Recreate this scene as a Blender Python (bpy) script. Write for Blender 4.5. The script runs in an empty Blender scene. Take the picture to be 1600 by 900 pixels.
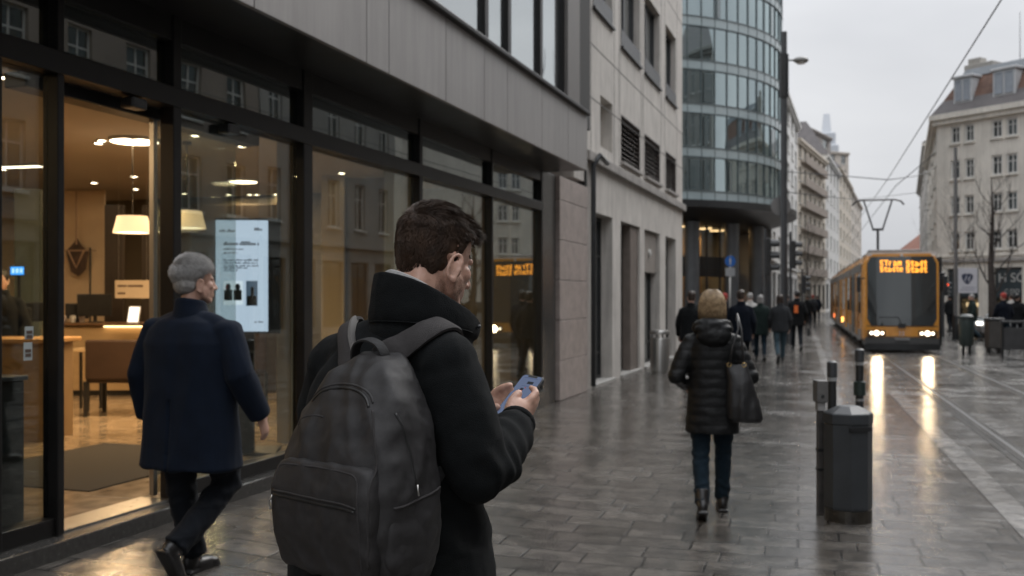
import bpy, math, random
import numpy as np
from mathutils import Vector, Matrix, noise as mnoise
random.seed(7); rng = np.random.default_rng(7)
R = math.radians
SC = bpy.context.scene
COL = SC.collection

# ------------------------------------------------------------------ camera
F = 35.0/36.0*1600.0          # focal length in photo pixels
VPX, HOR, CH = 1250.0, 464.0, 1.6
TH = math.atan((VPX-800)/F); CT, ST = math.cos(TH), math.sin(TH)
cd = bpy.data.cameras.new('camera'); cam = bpy.data.objects.new('camera', cd); COL.objects.link(cam)
cd.lens = 35; cd.sensor_width = 36; cd.clip_end = 3000; cd.clip_start = 0.05
cam.location = (0, 0, CH); cam.rotation_euler = (R(90), 0, TH)
cd.shift_y = 14.0/1600.0
cd.dof.use_dof = True; cd.dof.focus_distance = 2.33; cd.dof.aperture_fstop = 5.0
SC.camera = cam
# ------------------------------------------------------------------ world and light: heavy overcast
wd = bpy.data.worlds.new('World'); SC.world = wd; wd.use_nodes = True
nt = wd.node_tree; nt.nodes.clear()
def WN(t, **k):
    n = nt.nodes.new(t)
    for a, b in k.items(): setattr(n, a, b)
    return n
sky = WN('ShaderNodeTexSky', sky_type='NISHITA', sun_disc=False, sun_elevation=R(38), sun_rotation=R(70))
sky.air_density = 1.0; sky.dust_density = 4.0
hs = WN('ShaderNodeHueSaturation'); hs.inputs['Saturation'].default_value = 0.10; hs.inputs['Value'].default_value = 0.28
tc = WN('ShaderNodeTexCoord'); mp = WN('ShaderNodeMapping'); mp.inputs['Scale'].default_value = (1, 1, 3.2)
nz = WN('ShaderNodeTexNoise'); nz.inputs['Scale'].default_value = 1.7; nz.inputs['Detail'].default_value = 5; nz.inputs['Distortion'].default_value = .5
rp = WN('ShaderNodeValToRGB')
rp.color_ramp.elements[0].position = .3; rp.color_ramp.elements[0].color = (.61, .63, .675, 1)
rp.color_ramp.elements[1].position = .72; rp.color_ramp.elements[1].color = (.95, .965, .995, 1)
mx = WN('ShaderNodeMix', data_type='RGBA'); mx.inputs[0].default_value = .85
bg = WN('ShaderNodeBackground'); bg.inputs['Strength'].default_value = 0.092
wo = WN('ShaderNodeOutputWorld')
L_ = nt.links.new
L_(sky.outputs[0], hs.inputs['Color']); L_(tc.outputs['Generated'], mp.inputs[0]); L_(mp.outputs[0], nz.inputs['Vector'])
ms = WN('ShaderNodeVectorMath', operation='SCALE'); ms.inputs['Scale'].default_value = 7.0
L_(nz.outputs[0], rp.inputs[0]); L_(hs.outputs[0], mx.inputs[6]); L_(rp.outputs[0], ms.inputs[0]); L_(ms.outputs[0], mx.inputs[7])
sx_ = WN('ShaderNodeSeparateXYZ'); L_(tc.outputs['Generated'], sx_.inputs[0])
pz = WN('ShaderNodeMath', operation='POWER'); pz.inputs[1].default_value = 2.0; L_(sx_.outputs[2], pz.inputs[0])
pm = WN('ShaderNodeMath', operation='MULTIPLY_ADD'); pm.inputs[1].default_value = 3.6; pm.inputs[2].default_value = 1.0; L_(pz.outputs[0], pm.inputs[0])
vz = WN('ShaderNodeVectorMath', operation='SCALE'); L_(mx.outputs[2], vz.inputs[0]); L_(pm.outputs[0], vz.inputs['Scale'])
L_(vz.outputs[0], bg.inputs[0]); L_(bg.outputs[0], wo.inputs[0])
sd = bpy.data.lights.new('sun', 'SUN'); so = bpy.data.objects.new('sun', sd); COL.objects.link(so)
sd.energy = 0.9; sd.angle = R(25); sd.color = (1, .97, .93); so.rotation_euler = (R(52), 0, R(70+180-90))
SC.view_settings.view_transform = 'Standard'; SC.view_settings.look = 'None'
SC.view_settings.gamma = 1; SC.view_settings.use_curve_mapping = False
SC.view_settings.exposure = 0.47
cy = SC.cycles
cy.use_denoising = True; cy.max_bounces = 8; cy.diffuse_bounces = 3; cy.glossy_bounces = 4; cy.transparent_max_bounces = 12
cy.sample_clamp_indirect = 6; cy.caustics_reflective = False; cy.caustics_refractive = False

# ------------------------------------------------------------------ projection helpers
def P(px, py, z):
    u = (px-800)/F*z
    return Vector((u*CT - z*ST, u*ST + z*CT, CH - (py-HOR)/F*z))
def G(px, py):
    return P(px, py, CH*F/(py-HOR))
def PZ(px, z, h=0.0):
    v = P(px, HOR, z); v.z = h; return v

# ------------------------------------------------------------------ materials
MC = {}
def mat(name, col, rough=.6, var=.12, scale=3., bump=0., bscale=40., metal=0., emit=None, estr=0., spec=.5, coat=0., col2=None, sheen=0., stretch=None, streak=0.):
    if name in MC: return MC[name]
    m = bpy.data.materials.new(name); m.use_nodes = True; t = m.node_tree; t.nodes.clear()
    N = t.nodes.new; l = t.links.new
    out = N('ShaderNodeOutputMaterial'); b = N('ShaderNodeBsdfPrincipled'); l(b.outputs[0], out.inputs[0])
    b.inputs['Roughness'].default_value = rough; b.inputs['Metallic'].default_value = metal
    b.inputs['Specular IOR Level'].default_value = spec
    b.inputs['Coat Weight'].default_value = coat; b.inputs['Sheen Weight'].default_value = sheen
    tcn = N('ShaderNodeTexCoord'); mpn = N('ShaderNodeMapping'); l(tcn.outputs['Object'], mpn.inputs[0])
    if stretch: mpn.inputs['Scale'].default_value = stretch
    n = N('ShaderNodeTexNoise'); n.inputs['Scale'].default_value = scale; n.inputs['Detail'].default_value = 6; n.inputs['Roughness'].default_value = .65
    l(mpn.outputs[0], n.inputs['Vector'])
    r = N('ShaderNodeValToRGB'); l(n.outputs[0], r.inputs[0])
    c2 = col2 if col2 else tuple(c*(1+var) for c in col); c1 = col if col2 else tuple(c*(1-var) for c in col)
    r.color_ramp.elements[0].position = .32; r.color_ramp.elements[0].color = (*c1, 1)
    r.color_ramp.elements[1].position = .68; r.color_ramp.elements[1].color = (*c2, 1)
    if streak:
        m3 = N('ShaderNodeMapping'); m3.inputs['Scale'].default_value = (5, 5, .35); l(tcn.outputs['Object'], m3.inputs[0])
        n3 = N('ShaderNodeTexNoise'); n3.inputs['Scale'].default_value = 1.6; n3.inputs['Detail'].default_value = 7; n3.inputs['Roughness'].default_value = .7; l(m3.outputs[0], n3.inputs['Vector'])
        r3 = N('ShaderNodeMapRange'); r3.inputs[1].default_value = .35; r3.inputs[2].default_value = .62; r3.inputs[3].default_value = 1-streak; r3.inputs[4].default_value = 1.0; l(n3.outputs[0], r3.inputs[0])
        v3 = N('ShaderNodeVectorMath'); v3.operation = 'SCALE'; l(r.outputs[0], v3.inputs[0]); l(r3.outputs[0], v3.inputs['Scale']); l(v3.outputs[0], b.inputs['Base Color'])
    else: l(r.outputs[0], b.inputs['Base Color'])
    rr = N('ShaderNodeMapRange'); l(n.outputs[0], rr.inputs[0]); rr.inputs[3].default_value = max(.02, rough-.08); rr.inputs[4].default_value = min(1, rough+.08)
    l(rr.outputs[0], b.inputs['Roughness'])
    if bump:
        n2 = N('ShaderNodeTexNoise'); n2.inputs['Scale'].default_value = bscale; n2.inputs['Detail'].default_value = 4
        l(mpn.outputs[0], n2.inputs['Vector'])
        bp = N('ShaderNodeBump'); bp.inputs['Strength'].default_value = bump; bp.inputs['Distance'].default_value = .01
        l(n2.outputs[0], bp.inputs['Height']); l(bp.outputs[0], b.inputs['Normal'])
    if emit:
        b.inputs['Emission Color'].default_value = (*emit, 1); b.inputs['Emission Strength'].default_value = estr
    MC[name] = m; return m
def glow(name, col, s):
    if name in MC: return MC[name]
    m = bpy.data.materials.new(name); m.use_nodes = True; t = m.node_tree; t.nodes.clear()
    e = t.nodes.new('ShaderNodeEmission'); o = t.nodes.new('ShaderNodeOutputMaterial')
    e.inputs[0].default_value = (*col, 1); e.inputs[1].default_value = s; t.links.new(e.outputs[0], o.inputs[0])
    MC[name] = m; return m
def glass(name, tint=(.8, .85, .84), base=.08, ior=1.5, rough=0.0, dark=None, gain=1.0, wav=0.0, gcol=(.9,.95,.95)):
    """thin pane: fresnel mix of a mirror layer over a see-through (or dark) layer"""
    if name in MC: return MC[name]
    m = bpy.data.materials.new(name); m.use_nodes = True; t = m.node_tree; t.nodes.clear(); N = t.nodes.new; l = t.links.new
    out = N('ShaderNodeOutputMaterial'); mix = N('ShaderNodeMixShader'); g = N('ShaderNodeBsdfGlossy'); g.inputs['Roughness'].default_value = rough
    g.inputs[0].default_value = (*gcol, 1)
    if dark is None:
        tr = N('ShaderNodeBsdfTransparent'); tr.inputs[0].default_value = (*tint, 1)
    else:
        tr = N('ShaderNodeBsdfPrincipled'); tr.inputs['Base Color'].default_value = (*dark, 1); tr.inputs['Roughness'].default_value = .3
    fr = N('ShaderNodeFresnel'); ge = N('ShaderNodeNewGeometry'); io = N('ShaderNodeMapRange'); io.inputs[3].default_value = ior; io.inputs[4].default_value = 1/ior
    l(ge.outputs['Backfacing'], io.inputs[0]); l(io.outputs[0], fr.inputs[0])
    # two-sided fresnel: a pane seen from inside still reflects like glass
    ma = N('ShaderNodeMath'); ma.operation = 'MULTIPLY_ADD'; ma.inputs[1].default_value = gain; ma.inputs[2].default_value = base; ma.use_clamp = True
    l(fr.outputs[0], ma.inputs[0]); l(ma.outputs[0], mix.inputs[0]); l(tr.outputs[0], mix.inputs[1]); l(g.outputs[0], mix.inputs[2]); l(mix.outputs[0], out.inputs[0])
    if wav:
        tcn = N('ShaderNodeTexCoord'); n = N('ShaderNodeTexNoise'); n.inputs['Scale'].default_value = .8; n.inputs['Detail'].default_value = 1
        bp = N('ShaderNodeBump'); bp.inputs['Strength'].default_value = wav; bp.inputs['Distance'].default_value = .02
        l(tcn.outputs['Object'], n.inputs['Vector']); l(n.outputs[0], bp.inputs['Height']); l(bp.outputs[0], g.inputs['Normal'])
    MC[name] = m; return m

# ------------------------------------------------------------------ mesh helpers
class MB:
    def __init__(s): s.v = []; s.f = []
    def add(s, vs, fs):
        o = len(s.v); s.v.extend([tuple(p) for p in vs]); s.f.extend([tuple(o+i for i in f) for f in fs]); return s
    def box(s, x0, x1, y0, y1, z0, z1, bev=0.0):
        x0, x1 = min(x0, x1), max(x0, x1); y0, y1 = min(y0, y1), max(y0, y1); z0, z1 = min(z0, z1), max(z0, z1)
        if bev > 0 and min(x1-x0, y1-y0, z1-z0) > 2.2*bev:
            b = bev; vs = []
            import bmesh
            bm = bmesh.new(); r = bmesh.ops.create_cube(bm, size=1)
            for v in bm.verts: v.co = Vector(((x0+x1)/2+v.co.x*(x1-x0), (y0+y1)/2+v.co.y*(y1-y0), (z0+z1)/2+v.co.z*(z1-z0)))
            bmesh.ops.bevel(bm, geom=list(bm.edges), offset=b, segments=2, affect='EDGES', profile=.5)
            bm.verts.index_update(); s.add([v.co[:] for v in bm.verts], [[v.index for v in f.verts] for f in bm.faces]); bm.free(); return s
        return s.add([(x0,y0,z0),(x1,y0,z0),(x1,y1,z0),(x0,y1,z0),(x0,y0,z1),(x1,y0,z1),(x1,y1,z1),(x0,y1,z1)],
                     [(3,2,1,0),(4,5,6,7),(0,1,5,4),(1,2,6,5),(2,3,7,6),(3,0,4,7)])
    def quad(s, a, b, c, d): return s.add([a, b, c, d], [(0,1,2,3)])
    def loft(s, rings, cap=True, closed=True):
        n = len(rings[0]); o = len(s.v)
        for r in rings: s.v.extend([tuple(p) for p in r])
        for i in range(len(rings)-1):
            for j in range(n if closed else n-1):
                k = (j+1) % n
                s.f.append((o+i*n+j, o+i*n+k, o+(i+1)*n+k, o+(i+1)*n+j))
        if cap:
            s.f.append(tuple(o+j for j in reversed(range(n)))); s.f.append(tuple(o+(len(rings)-1)*n+j for j in range(n)))
        return s
    def cyl(s, p0, p1, r0, r1=None, n=16):
        return s.tube([p0, p1], [r0, r0 if r1 is None else r1], n=n)
    def tube(s, pts, rad, n=10, squash=1.0, round_=False, up=None):
        """tapered tube through pts; round_ adds hemispherical ends; squash flattens along the second axis"""
        pts = [Vector(p) for p in pts]
        if not hasattr(rad, '__len__'): rad = [rad]*len(pts)
        rad = list(rad)
        T = []
        for i in range(len(pts)):
            a = pts[max(i-1, 0)]; b = pts[min(i+1, len(pts)-1)]; d = (b-a); T.append(d.normalized() if d.length > 1e-9 else Vector((0,0,1)))
        if round_:
            r = rad[0]; t = T[0]; pre = [(pts[0]-t*r*math.sin(a), r*math.cos(a)) for a in (R(80), R(55), R(28))]
            r = rad[-1]; t2 = T[-1]; post = [(pts[-1]+t2*r*math.sin(a), r*math.cos(a)) for a in (R(28), R(55), R(80))]
            P2 = [p for p, _ in pre]+pts+[p for p, _ in post]; R2 = [q for _, q in pre]+rad+[q for _, q in post]; T = [t]*3+T+[t2]*3
            pts, rad = P2, R2
        u = Vector(up) if up else (Vector((0,0,1)) if abs(T[0].z) < .9 else Vector((1,0,0)))
        rings = []
        x = (u - T[0]*u.dot(T[0])).normalized()
        for p, q, t in zip(pts, rad, T):
            x = (x - t*x.dot(t)).normalized(); y = t.cross(x)
            rings.append([p + x*math.cos(2*math.pi*k/n)*q + y*math.sin(2*math.pi*k/n)*q*squash for k in range(n)])
        return s.loft(rings)
    def ell(s, c, r, rot=None, nu=16, nv=10):
        c = Vector(c); rings = []
        for i in range(1, nv):
            a = math.pi*i/nv; z = -math.cos(a); q = math.sin(a)
            ring = []
            for j in range(nu):
                b = 2*math.pi*j/nu; p = Vector((r[0]*q*math.cos(b), r[1]*q*math.sin(b), r[2]*z))
                if rot is not None: p = rot @ p
                ring.append(c+p)
            rings.append(ring)
        o = len(s.v); s.loft(rings, cap=False)
        bot = Vector((0,0,-r[2])); top = Vector((0,0,r[2]))
        if rot is not None: bot = rot@bot; top = rot@top
        bi = len(s.v); s.v.append(tuple(c+bot)); ti = len(s.v); s.v.append(tuple(c+top))
        for j in range(nu):
            k = (j+1) % nu; s.f.append((bi, o+k, o+j)); q = o+(nv-2)*nu; s.f.append((ti, q+j, q+k))
        return s
    def lathe(s, prof, c=(0,0,0), n=24, cap=True):
        rings = [[(c[0]+r*math.cos(2*math.pi*k/n), c[1]+r*math.sin(2*math.pi*k/n), c[2]+z) for k in range(n)] for r, z in prof]
        return s.loft(rings, cap=cap)
    def prism(s, poly, z0, z1):
        return s.loft([[(x, y, z0) for x, y in poly], [(x, y, z1) for x, y in poly]])
    def xf(s, M):
        s.v = [tuple(M @ Vector(p)) for p in s.v]; return s
    def build(s, name, m, parent=None, smooth=False, angle=None):
        me = bpy.data.meshes.new(name); me.from_pydata([tuple(map(float, p)) for p in s.v], [], s.f)
        me.materials.append(m)
        if smooth:
            me.polygons.foreach_set('use_smooth', [True]*len(me.polygons))
            if angle:
                try: me.set_sharp_from_angle(angle=R(angle))
                except Exception: pass
        me.update()
        o = bpy.data.objects.new(name, me); COL.objects.link(o)
        if parent: o.parent = parent
        return o
def tag(o, label=None, cat=None, group=None, kind=None):
    if label: o['label'] = label
    if cat: o['category'] = cat
    if group: o['group'] = group
    if kind: o['kind'] = kind
    return o
def empty(name, loc=(0,0,0), rz=0, label=None, cat=None, group=None):
    o = bpy.data.objects.new(name, None); COL.objects.link(o); o.location = loc; o.rotation_euler = (0,0,rz); o.empty_display_size = .1
    return tag(o, label, cat, group)
def kids(o): return [c for c in bpy.data.objects if c.parent == o]
def copy_tree(o, parent=None):
    c = o.copy(); COL.objects.link(c); c.parent = parent
    for ch in kids(o): copy_tree(ch, c)
    return c
def part_copy(o, dx, parent=None):
    c = o.copy(); COL.objects.link(c); c.parent = parent or o.parent; c.location = Vector(o.location)+Vector(dx)
    for ch in kids(o):
        d = ch.copy(); COL.objects.link(d); d.parent = c
    return c
def text_mesh(txt, size, ext=.002, align='LEFT'):
    cu = bpy.data.curves.new('txt', 'FONT'); cu.body = txt; cu.size = size; cu.extrude = ext; cu.align_x = align
    o = bpy.data.objects.new('txt', cu); COL.objects.link(o)
    bpy.context.view_layer.update(); dg = bpy.context.evaluated_depsgraph_get()
    me = o.evaluated_get(dg).to_mesh()
    vs = [tuple(v.co) for v in me.vertices]; fs = [tuple(p.vertices) for p in me.polygons]
    o.evaluated_get(dg).to_mesh_clear(); bpy.data.objects.remove(o); bpy.data.curves.remove(cu)
    m = MB(); m.v = vs; m.f = fs; return m
def text_xz(txt, size, x, y, z, align='LEFT'):
    """text standing up, facing -y"""
    return text_mesh(txt, size, .002, align).xf(Matrix.Translation((x, y, z)) @ Matrix.Rotation(R(90), 4, 'X'))
def organic(mb, voxel, it=6, disp=None, fac=.5):
    """fuse overlapping closed shapes into one continuous skin"""
    me = bpy.data.meshes.new('tmp'); me.from_pydata([tuple(map(float, p)) for p in mb.v], [], mb.f)
    o = bpy.data.objects.new('tmp', me); COL.objects.link(o)
    r = o.modifiers.new('r', 'REMESH'); r.mode = 'VOXEL'; r.voxel_size = voxel
    if it:
        q = o.modifiers.new('s', 'SMOOTH'); q.factor = fac; q.iterations = it
    bpy.context.view_layer.update(); dg = bpy.context.evaluated_depsgraph_get()
    m2 = o.evaluated_get(dg).to_mesh()
    co = [v.co.copy() for v in m2.vertices]; nn = [v.normal.copy() for v in m2.vertices]
    fs = [tuple(p.vertices) for p in m2.polygons]
    o.evaluated_get(dg).to_mesh_clear(); bpy.data.objects.remove(o); bpy.data.meshes.remove(me)
    if disp: co = [p + n*disp(p, n) for p, n in zip(co, nn)]
    b = MB(); b.v = [tuple(p) for p in co]; b.f = fs; return b
def wall_holes(x0, x1, z0, z1, holes, y=0.0, depth=.2):
    """sheet in the x-z plane facing -y with rectangular openings and their reveals"""
    b = MB()
    xs = sorted({x0, x1} | {min(max(h[i], x0), x1) for h in holes for i in (0, 1)}); zs = sorted({z0, z1} | {min(max(h[i], z0), z1) for h in holes for i in (2, 3)})
    for i in range(len(xs)-1):
        for j in range(len(zs)-1):
            cx, cz = (xs[i]+xs[i+1])/2, (zs[j]+zs[j+1])/2
            if any(h[0] < cx < h[1] and h[2] < cz < h[3] for h in holes): continue
            b.quad((xs[i], y, zs[j]), (xs[i+1], y, zs[j]), (xs[i+1], y, zs[j+1]), (xs[i], y, zs[j+1]))
    for a, c, d, e in holes:
        Y = y+depth
        b.quad((a,y,d),(a,y,e),(a,Y,e),(a,Y,d)); b.quad((c,y,e),(c,y,d),(c,Y,d),(c,Y,e))
        b.quad((a,y,e),(c,y,e),(c,Y,e),(a,Y,e)); b.quad((c,y,d),(a,y,d),(a,Y,d),(c,Y,d))
    return b
def frame_xz(b, x0, x1, z0, z1, w, y0, y1):
    b.box(x0, x0+w, y0, y1, z0, z1); b.box(x1-w, x1, y0, y1, z0, z1)
    b.box(x0+w, x1-w, y0, y1, z0, z0+w); b.box(x0+w, x1-w, y0, y1, z1-w, z1); return b

# shared materials
STONE = mat('limestone', (.62, .585, .54), .75, .12, 1.3, .25, 25, streak=.30)
GRAN = mat('pink_granite', (.36, .305, .28), .45, .2, 6, .1, 60)
ALU_D = mat('dark_bronze_frame', (.013, .012, .0115), .38, .2, 4, spec=.28)
FASC = mat('grey_cladding_panel', (.34, .325, .315), .42, .07, .9, .04, 8, metal=.25, streak=.16)
GL_SHOP = glass('shop_glass', (.82, .85, .83), .055, 1.5, wav=.06)
GL_UP = glass('upper_glass', base=.30, ior=1.6, dark=(.03, .033, .036), wav=.15)
GL_TR = glass('transom_glass', (.20, .25, .24), .12, 1.6, wav=.12)
GL_WIN = glass('window_glass', base=.10, ior=1.5, dark=(.025, .028, .03), wav=.1)
WHITE = mat('white_paint', (.62, .61, .58), .5, .06, 5)
BLACK = mat('black_metal', (.018, .019, .020), .38, .25, 8, .05, 60)
DKGREY = mat('dark_grey_metal', (.045, .048, .052), .4, .15, 6, .05, 80)
STEEL = mat('brushed_steel', (.42, .41, .39), .3, .12, 20, metal=.9, stretch=(1, 1, .05))
# ------------------------------------------------------------------ facade frame (x along the street away from us, y into the building)
FV = 1320.0
A0 = G(840, 637); A0.z = 0
_u = (FV-800)/F; _d = Vector((CT*_u-ST, ST*_u+CT, 0)).normalized(); FRZ = math.atan2(_d.y, _d.x)
_Mi = Matrix.Rotation(-FRZ, 3, 'Z'); _cl = _Mi @ Vector((-A0.x, -A0.y, 0))
def _ray(px):
    u = (px-800)/F; return _Mi @ Vector((CT*u-ST, ST*u+CT, 0))
def FX(px, y=0.0):
    d = _ray(px); t = (y-_cl.y)/d.y; return _cl.x + d.x*t
def FZ(px, py, y=0.0):
    d = _ray(px); t = (y-_cl.y)/d.y; return CH - (py-HOR)/F*t
def FW(x, y, z=0.0):      # facade local -> world
    v = Matrix.Rotation(FRZ, 3, 'Z') @ Vector((x, y, 0)); return Vector((v.x+A0.x, v.y+A0.y, z))
def FI(px, z):            # facade local point at image column px and camera depth z
    d = _ray(px); return (_cl.x+d.x*z, _cl.y+d.y*z)
def gz(X, Y):
    """height of the pavement: it rises gently towards the bank doors"""
    v = _Mi @ Vector((X-A0.x, Y-A0.y, 0))
    a = max(0.0, min(1.0, -v.x/8.0)); b = max(0.0, min(1.0, 1+v.y/2.6)); a = a*a*(3-2*a); b = b*b*(3-2*b)
    return .15*a*b

# ------------------------------------------------------------------ wet ground materials
def wet(name, c1, c2, bw, bh, rlo, rhi, rot=0.0, mortar=.012, spec=.5, bumpd=.004, pud=.55, joint=(.018,.017,.016)):
    m = bpy.data.materials.new(name); m.use_nodes = True; t = m.node_tree; t.nodes.clear(); N = t.nodes.new; l = t.links.new
    out = N('ShaderNodeOutputMaterial'); b = N('ShaderNodeBsdfPrincipled'); l(b.outputs[0], out.inputs[0]); b.inputs['Specular IOR Level'].default_value = spec
    tcn = N('ShaderNodeTexCoord'); mpn = N('ShaderNodeMapping'); mpn.inputs['Rotation'].default_value = (0, 0, rot); l(tcn.outputs['Object'], mpn.inputs[0])
    # slightly wobble the joints so that the slabs are not ruler straight
    wn = N('ShaderNodeTexNoise'); wn.inputs['Scale'].default_value = 2.5; wn.inputs['Detail'].default_value = 2; l(tcn.outputs['Object'], wn.inputs['Vector'])
    vm = N('ShaderNodeVectorMath'); vm.operation = 'MULTIPLY_ADD'; vm.inputs[1].default_value = (.03, .03, 0); l(wn.outputs['Color'], vm.inputs[0]); l(mpn.outputs[0], vm.inputs[2])
    br = N('ShaderNodeTexBrick'); l(vm.outputs[0], br.inputs['Vector']); br.offset = .43; br.offset_frequency = 2; br.squash = .8; br.squash_frequency = 3
    br.inputs['Scale'].default_value = 1; br.inputs['Brick Width'].default_value = bw; br.inputs['Row Height'].default_value = bh
    br.inputs['Mortar Size'].default_value = mortar; br.inputs['Mortar Smooth'].default_value = .3; br.inputs['Bias'].default_value = 0
    br.inputs['Color1'].default_value = (*c1, 1); br.inputs['Color2'].default_value = (*c2, 1); br.inputs['Mortar'].default_value = (*joint, 1)
    n1 = N('ShaderNodeTexNoise'); n1.inputs['Scale'].default_value = 1.1; n1.inputs['Detail'].default_value = 6; n1.inputs['Roughness'].default_value = .6; l(tcn.outputs['Object'], n1.inputs['Vector'])
    n2 = N('ShaderNodeTexNoise'); n2.inputs['Scale'].default_value = 90; n2.inputs['Detail'].default_value = 3; l(tcn.outputs['Object'], n2.inputs['Vector'])
    n3 = N('ShaderNodeTexNoise'); n3.inputs['Scale'].default_value = 7; n3.inputs['Detail'].default_value = 5; l(tcn.outputs['Object'], n3.inputs['Vector'])
    mm = N('ShaderNodeMix'); mm.data_type = 'RGBA'; mm.blend_type = 'MULTIPLY'; mm.inputs[0].default_value = .9; l(br.outputs['Color'], mm.inputs[6])
    cr = N('ShaderNodeValToRGB'); cr.color_ramp.elements[0].position = .3; cr.color_ramp.elements[0].color = (.55,.55,.55,1); cr.color_ramp.elements[1].position = .7; cr.color_ramp.elements[1].color = (1.3,1.27,1.22,1)
    l(n3.outputs[0], cr.inputs[0]); l(cr.outputs[0], mm.inputs[7]); l(mm.outputs[2], b.inputs['Base Color'])
    # wetness: puddle film against drained stone, and each slab drains a little differently
    sep = N('ShaderNodeSeparateColor'); l(br.outputs['Color'], sep.inputs[0])
    mr = N('ShaderNodeMapRange'); mr.inputs[1].default_value = pud-.13; mr.inputs[2].default_value = pud+.13; mr.inputs[3].default_value = rlo; mr.inputs[4].default_value = rhi
    ad = N('ShaderNodeMath'); ad.operation = 'MULTIPLY_ADD'; ad.inputs[1].default_value = .25; l(n3.outputs[0], ad.inputs[0]); 
    sb = N('ShaderNodeMath'); sb.operation = 'SUBTRACT'; sb.inputs[1].default_value = .125; l(n1.outputs[0], sb.inputs[0]); l(sb.outputs[0], ad.inputs[2])
    l(ad.outputs[0], mr.inputs[0]); 
    am = N('ShaderNodeMath'); am.operation = 'MULTIPLY_ADD'; am.inputs[1].default_value = .12; l(br.outputs['Fac'], am.inputs[0]); l(mr.outputs[0], am.inputs[2])
    l(am.outputs[0], b.inputs['Roughness'])
    # height
    h1 = N('ShaderNodeMath'); h1.operation = 'MULTIPLY'; h1.inputs[1].default_value = -1.0; l(br.outputs['Fac'], h1.inputs[0])
    h2 = N('ShaderNodeMath'); h2.operation = 'MULTIPLY_ADD'; h2.inputs[1].default_value = .6; l(n2.outputs[0], h2.inputs[0]); l(h1.outputs[0], h2.inputs[2])
    h3 = N('ShaderNodeMath'); h3.operation = 'MULTIPLY_ADD'; h3.inputs[1].default_value = 1.6; l(n3.outputs[0], h3.inputs[0]); l(h2.outputs[0], h3.inputs[2])
    bp = N('ShaderNodeBump'); bp.inputs['Strength'].default_value = .55; bp.inputs['Distance'].default_value = bumpd; l(h3.outputs[0], bp.inputs['Height'])
    l(bp.outputs[0], b.inputs['Normal'])
    return m
PAV = wet('wet_paving', (.072,.066,.060), (.140,.130,.119), .46, .245, .05, .30, bumpd=.0036, mortar=.009)
ROAD = wet('wet_tram_paving', (.095,.093,.09), (.155,.15,.143), 1.1, .55, .06, .28, mortar=.009, pud=.5)
KERB = wet('pale_kerb', (.20,.195,.185), (.27,.26,.25), 1.0, 4.0, .12, .3, rot=R(90), mortar=.008, joint=(.05,.05,.05))
EARTH = mat('asphalt', (.05,.05,.05), .35, .2, 2, .3, 60)

# ground sheets
b = MB(); b.quad((-700,-300,-.03),(700,-300,-.03),(700,1200,-.03),(-700,1200,-.03)); tag(b.build('ground', EARTH), kind='structure')
b = MB()
xs = np.arange(-16, .451, .25); ys = np.concatenate([np.arange(-14, 24, .4), np.arange(24, 120, 4.)])
for j, Y in enumerate(ys):
    for X in xs: b.v.append((X, Y, gz(X, Y)))
nx = len(xs)
for j in range(len(ys)-1):
    for i in range(nx-1): b.f.append((j*nx+i, j*nx+i+1, (j+1)*nx+i+1, (j+1)*nx+i))
tag(b.build('pavement', PAV, smooth=True), kind='structure')
def sheet(name, pts, m, z):
    b = MB(); b.add([(x, y, z) for x, y in pts], [tuple(range(len(pts)))]); return tag(b.build(name, m), kind='structure')
XE = float(xs[-1])
sheet('pavement', [(XE,-14),(1.42,-14),(1.42,120),(XE,120)], PAV, 0.0)
sheet('kerb', [(.46,11.5),(.62,11.5),(.70,60),(.52,60)], KERB, .004)
sheet('kerb', [(1.42,-14),(1.63,-14),(1.63,120),(1.42,120)], KERB, .004)
sheet('road', [(1.63,-14),(4.35,-14),(4.35,120),(1.63,120)], ROAD, -.001)
sheet('kerb', [(4.35,-14),(4.47,-14),(4.47,120),(4.35,120)], mat('worn_kerb', (.12,.115,.11), .25, .2, 3, .2, 40), .002)
sheet('pavement', [(4.47,-14),(60,-14),(60,120),(4.47,120)], ROAD, 0.0)
# steel rails sunk in the paving, with their dark flange groove
TX = 2.80
for k in (-.7, .7):
    e = empty('tram_rail', (TX+k, 20, 0), 0, 'steel tram rail sunk in the wet paving, %s rail of the track' % ('kerb side' if k < 0 else 'far'), 'rail', 'tram rails')
    bb = MB(); bb.box(-.035, .035, -34, 100, -.02, .006); bb.build('rail_head', mat('rail_steel', (.10,.10,.10), .22, .2, 6, metal=.8), e)
    bb = MB(); bb.box(.036, .085, -34, 100, -.02, .0025); bb.build('flange_groove', BLACK, e)
    bb = MB(); bb.box(-.11, -.036, -34, 100, -.02, .0035); bb.box(.0855, .14, -34, 100, -.02, .0035); bb.build('joint_strip', mat('bitumen', (.02,.02,.02), .25, .2, 5), e)
# second track further right
for k in (0, 1.4):
    e = empty('tram_rail', (5.35+k, 20, 0), 0, 'worn rail of the second track, %s' % ('nearer the waiting tram' if k == 0 else 'nearer the railing'), 'rail', 'tram rails')
    bb = MB(); bb.box(-.03, .03, -34, 100, -.02, .0065); bb.build('rail_head', mat('rail_steel', (.10,.10,.10), .22, .2, 6, metal=.8), e)
    bb = MB(); bb.box(.031, .075, -34, 100, -.02, .0035); bb.build('flange_groove', BLACK, e)

# ------------------------------------------------------------------ bank building (shop front)
BK = empty('bank_building', (A0.x, A0.y, 0), FRZ, 'glass fronted bank with dark frames and grey fascia panels over the pavement', 'building')
FLR = .25
z_tt = FZ(500, 207); z_tb = z_tt-.13
z_f = FZ(680, 150, -.6); z_ft = FZ(800, 99, -.6)
z_g = z_f - .05
XL = -16.0; XR = FX(880)
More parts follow.
